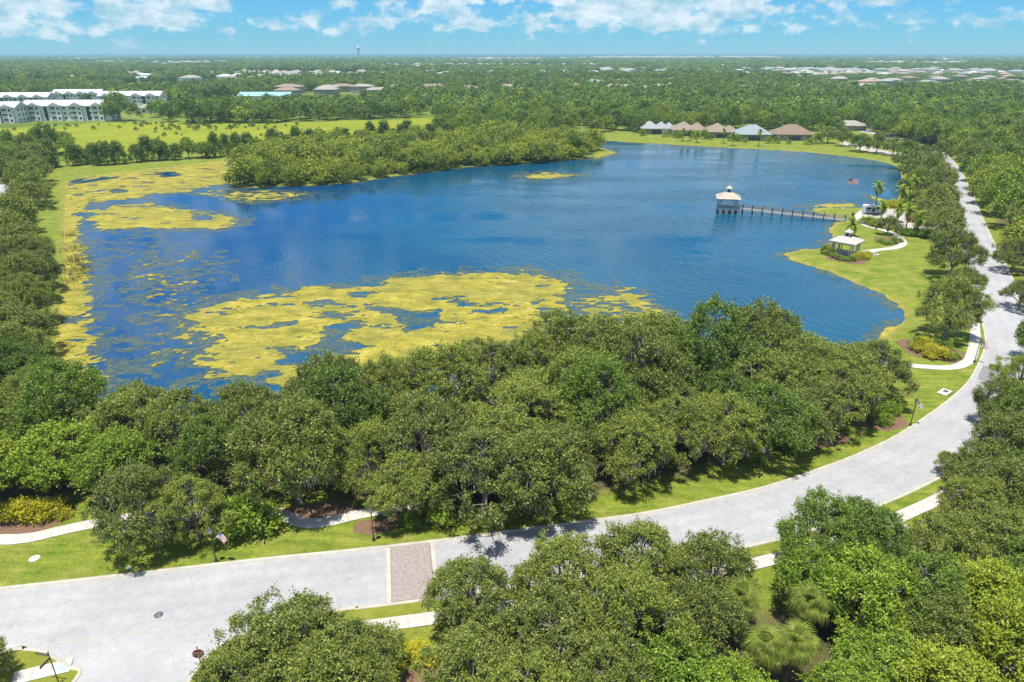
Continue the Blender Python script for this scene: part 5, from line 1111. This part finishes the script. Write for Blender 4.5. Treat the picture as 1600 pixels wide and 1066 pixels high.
x, y = G(248, 961); e = empty('manhole_cover', (x, y, .022), 0, 'round dark iron manhole cover in the near road', 'manhole cover'); MB().lathe([(.37, 0), (.37, .012), (.33, .012)], n=28).build('ring', M['cast'], e); MB().lathe([(.32, 0), (.32, .01)], n=28).build('lid', M['cast'], e)
for k in range(5): MB().box((0, -.2+k*.1, .013), (.42, .025, .006)).build('rib', M['steel'], e)
x, y = G(1487, 615); e = empty('storm_drain', (x, y, 0), math.radians(38), 'pale concrete storm drain inlet beside the road bend', 'storm drain'); MB().box((-.5, .75, .07), (2.2, 1.3, .14)).build('slab', M['slab'], e); MB().box((-.2, .75, .145), (.7, .6, .02)).build('grate', M['cast'], e); MB().box((-.5, .09, .06), (1.6, .05, .1)).build('inlet', M['dark'], e)
x, y = G(202, 888); e = empty('utility_cover', (x, y, 0), .2, 'small white utility cover in the grass below the oak shadow', 'utility cover'); MB().box((0, 0, .04), (.5, .35, .08)).build('box', M['white'], e); MB().box((0, 0, .085), (.4, .25, .02)).build('lid', M['slab'], e)
x, y = G(54, 873); e = empty('utility_cover', (x, y, 0), .1, 'flat grey utility cover in the left lawn', 'utility cover'); MB().lathe([(.5, 0), (.5, .05)], n=18).build('ring', M['slab'], e); MB().lathe([(.4, .045), (.4, .06)], n=18).build('lid', M['kerb'], e)
x, y = G(99, 1045); e = empty('tactile_panel', (x, y, .10), math.radians(12), 'pale blue tactile paving panel at the corner kerb ramp', 'tactile panel'); MB().box((0, 0, .0), (.75, .6, .02)).build('plate', M['tactile'], e)
d = MB()
for i in range(7):
    for j in range(5): d.lathe([(.02, .01), (.012, .018)], (-.3+i*.1, -.22+j*.11, 0), 6)
tag(d.build('domes', M['tactile'], e), kind='stuff')
x, y = G(1332, 339); e = empty('litter_bin', (x, y, 0), 0, 'dark litter bin at the shore end of the boardwalk', 'litter bin'); MB().lathe([(.28, 0), (.33, .9), (.33, .95)], n=12).build('body', M['dark'], e); MB().lathe([(.35, .95), (.3, 1.1), (.12, 1.2)], n=12).build('lid', M['dark'], e)
x, y = G(1366, 398); e = empty('concrete_pad', (x, y, 0), .3, 'small pale concrete bench pad right of the shore gazebo', 'bench'); MB().box((0, 0, .05), (2.0, 1.4, .1)).build('pad', M['slab'], e); MB().box((0, .1, .5), (1.5, .45, .08)).build('seat', M['slab'], e); MB().box((-.55, .1, .28), (.14, .4, .38)).build('leg', M['slab'], e); MB().box((.55, .1, .28), (.14, .4, .38)).build('leg', M['slab'], e)

# ------------------------------------------------------------------ vehicles
def vehicle(name, px, py, rz, prof, width, body, label, cat, windows, wheels, z0=.02, stripe=None):
    """prof: side outline (x along, z up); windows: quads on the side; wheels: x positions"""
    x, y = G(px, py); e = empty(name, (x, y, z0), rz, label, cat); n = len(prof); w = width/2; zt = max(p[1] for p in prof); V = []
    for s, k in ((-1, .9), (-1, 1), (1, 1), (1, .9)):
        for (a, z) in prof:
            t = max(0, (z-zt*.5)/(zt*.5)); yy = s*w*(1-.14*t)*(1 if k == 1 else .93); V.append((a*(1 if k == 1 else .985), yy, z+(0 if k == 1 else (.02 if z > zt*.6 else 0))))
    F = [tuple(range(n))[::-1], tuple(range(3*n, 4*n))]
    for q in range(3): F += [(q*n+i, q*n+(i+1) % n, (q+1)*n+(i+1) % n, (q+1)*n+i) for i in range(n)]
    bd = MB().add(V, F).build('body', M[body], e)
    for s in (-1, 1):
        for q in windows:
            P = []
            for (a, z) in q: t = max(0, (z-zt*.5)/(zt*.5)); P.append((a, s*(w*(1-.14*t)+.012), z))
            MB().add(P, [tuple(range(len(P))) if s < 0 else tuple(range(len(P)))[::-1]]).build('window', M['glass'], e)
        for a in wheels:
            ty = MB().lathe([(.2, -.1), (.33, -.1), (.35, 0), (.33, .1), (.2, .1)], n=16).build('wheel', M['tyre'], e); ty.location = (a, s*(w-.08), .35); ty.rotation_euler = (math.pi/2, 0, 0)
            MB().lathe([(.2, -.105), (.05, -.112), (.05, .112), (.2, .105)], n=12).build('rim', M['steel'], ty)
        if stripe: MB().add([(stripe[0], s*(w+.01), stripe[2]), (stripe[1], s*(w+.01), stripe[2]), (stripe[1], s*(w+.01), stripe[3]), (stripe[0], s*(w+.01), stripe[3])], [(0, 1, 2, 3) if s < 0 else (3, 2, 1, 0)]).build('stripe', M['blue'], e)
    xs = [p[0] for p in prof]
    for s in (-1, 1):
        MB().box((max(xs)-.05, s*w*.66, .72), (.12, .3, .16)).build('headlight', M['lamp'], e); MB().box((min(xs)+.05, s*w*.7, .8), (.12, .2, .2)).build('tail_light', M['stopred'], e)
    return e
e = vehicle('camper_van', 1362, 334, math.radians(-6), [(-2.75, .35), (2.7, .35), (2.85, .6), (2.8, 1.05), (2.1, 1.35), (1.45, 2.35), (.9, 2.65), (-2.5, 2.65), (-2.75, 2.3)], 2.05, 'carwhite', 'white camper van with dark side windows parked by the dock', 'van',
            [[(1.9, 1.4), (1.35, 2.2), (.75, 2.2), (.75, 1.4)], [(.5, .75), (.5, 2.2), (-.5, 2.2), (-.5, .75)], [(-.8, 1.4), (-.8, 2.1), (-2.3, 2.1), (-2.3, 1.4)]], (1.75, -1.75), stripe=(-2.5, -.9, .8, 1.15))
MB().add([(2.08, -.8, 1.4), (2.08, .8, 1.4), (1.5, .72, 2.28), (1.5, -.72, 2.28)], [(0, 1, 2, 3)]).build('windscreen', M['glass'], e); MB().box((-.6, 0, 2.72), (1.0, .7, .12)).build('roof_vent', M['steel'], e)
car_prof = [(-2.2, .3), (2.2, .3), (2.28, .55), (2.2, .82), (1.2, .98), (.55, 1.42), (-.9, 1.45), (-1.6, 1.02), (-2.2, .95), (-2.28, .6)]
car_win = [[(1.05, .98), (.5, 1.36), (-.15, 1.38), (-.15, .98)], [(-.22, .98), (-.22, 1.38), (-.85, 1.38), (-1.4, 1.0)]]
e = vehicle('parked_car', 1430, 347, math.radians(-10), car_prof, 1.8, 'red', 'dark red car parked in the small car park', 'car', car_win, (1.4, -1.4)); MB().add([(1.16, -.68, 1.01), (1.16, .68, 1.01), (.58, .62, 1.42), (.58, -.62, 1.42)], [(0, 1, 2, 3)]).build('windscreen', M['glass'], e)
e = vehicle('parked_car', 1445, 343, math.radians(-10), car_prof, 1.8, 'black', 'black car parked right of the red car', 'car', car_win, (1.4, -1.4)); MB().add([(1.16, -.68, 1.01), (1.16, .68, 1.01), (.58, .62, 1.42), (.58, -.62, 1.42)], [(0, 1, 2, 3)]).build('windscreen', M['glass'], e)

# ------------------------------------------------------------------ haze
def haze():
    o = MB().box((0, 19000, 58), (84000, 46500*2, 124)).build('haze', None); o['kind'] = 'stuff'; tag(o, 'thin blue air haze over the whole landscape', 'haze')
    m = bpy.data.materials.new('haze'); m.use_nodes = True; nt = m.node_tree; nt.nodes.clear(); out = nt.nodes.new('ShaderNodeOutputMaterial'); v = nt.nodes.new('ShaderNodeVolumePrincipled')
    v.inputs['Color'].default_value = (0.46, 0.80, 0.95, 1); v.inputs['Density'].default_value = 0.00012; v.inputs['Anisotropy'].default_value = 0.0
    nt.links.new(v.outputs[0], out.inputs['Volume']); o.data.materials.clear(); o.data.materials.append(m)
haze()
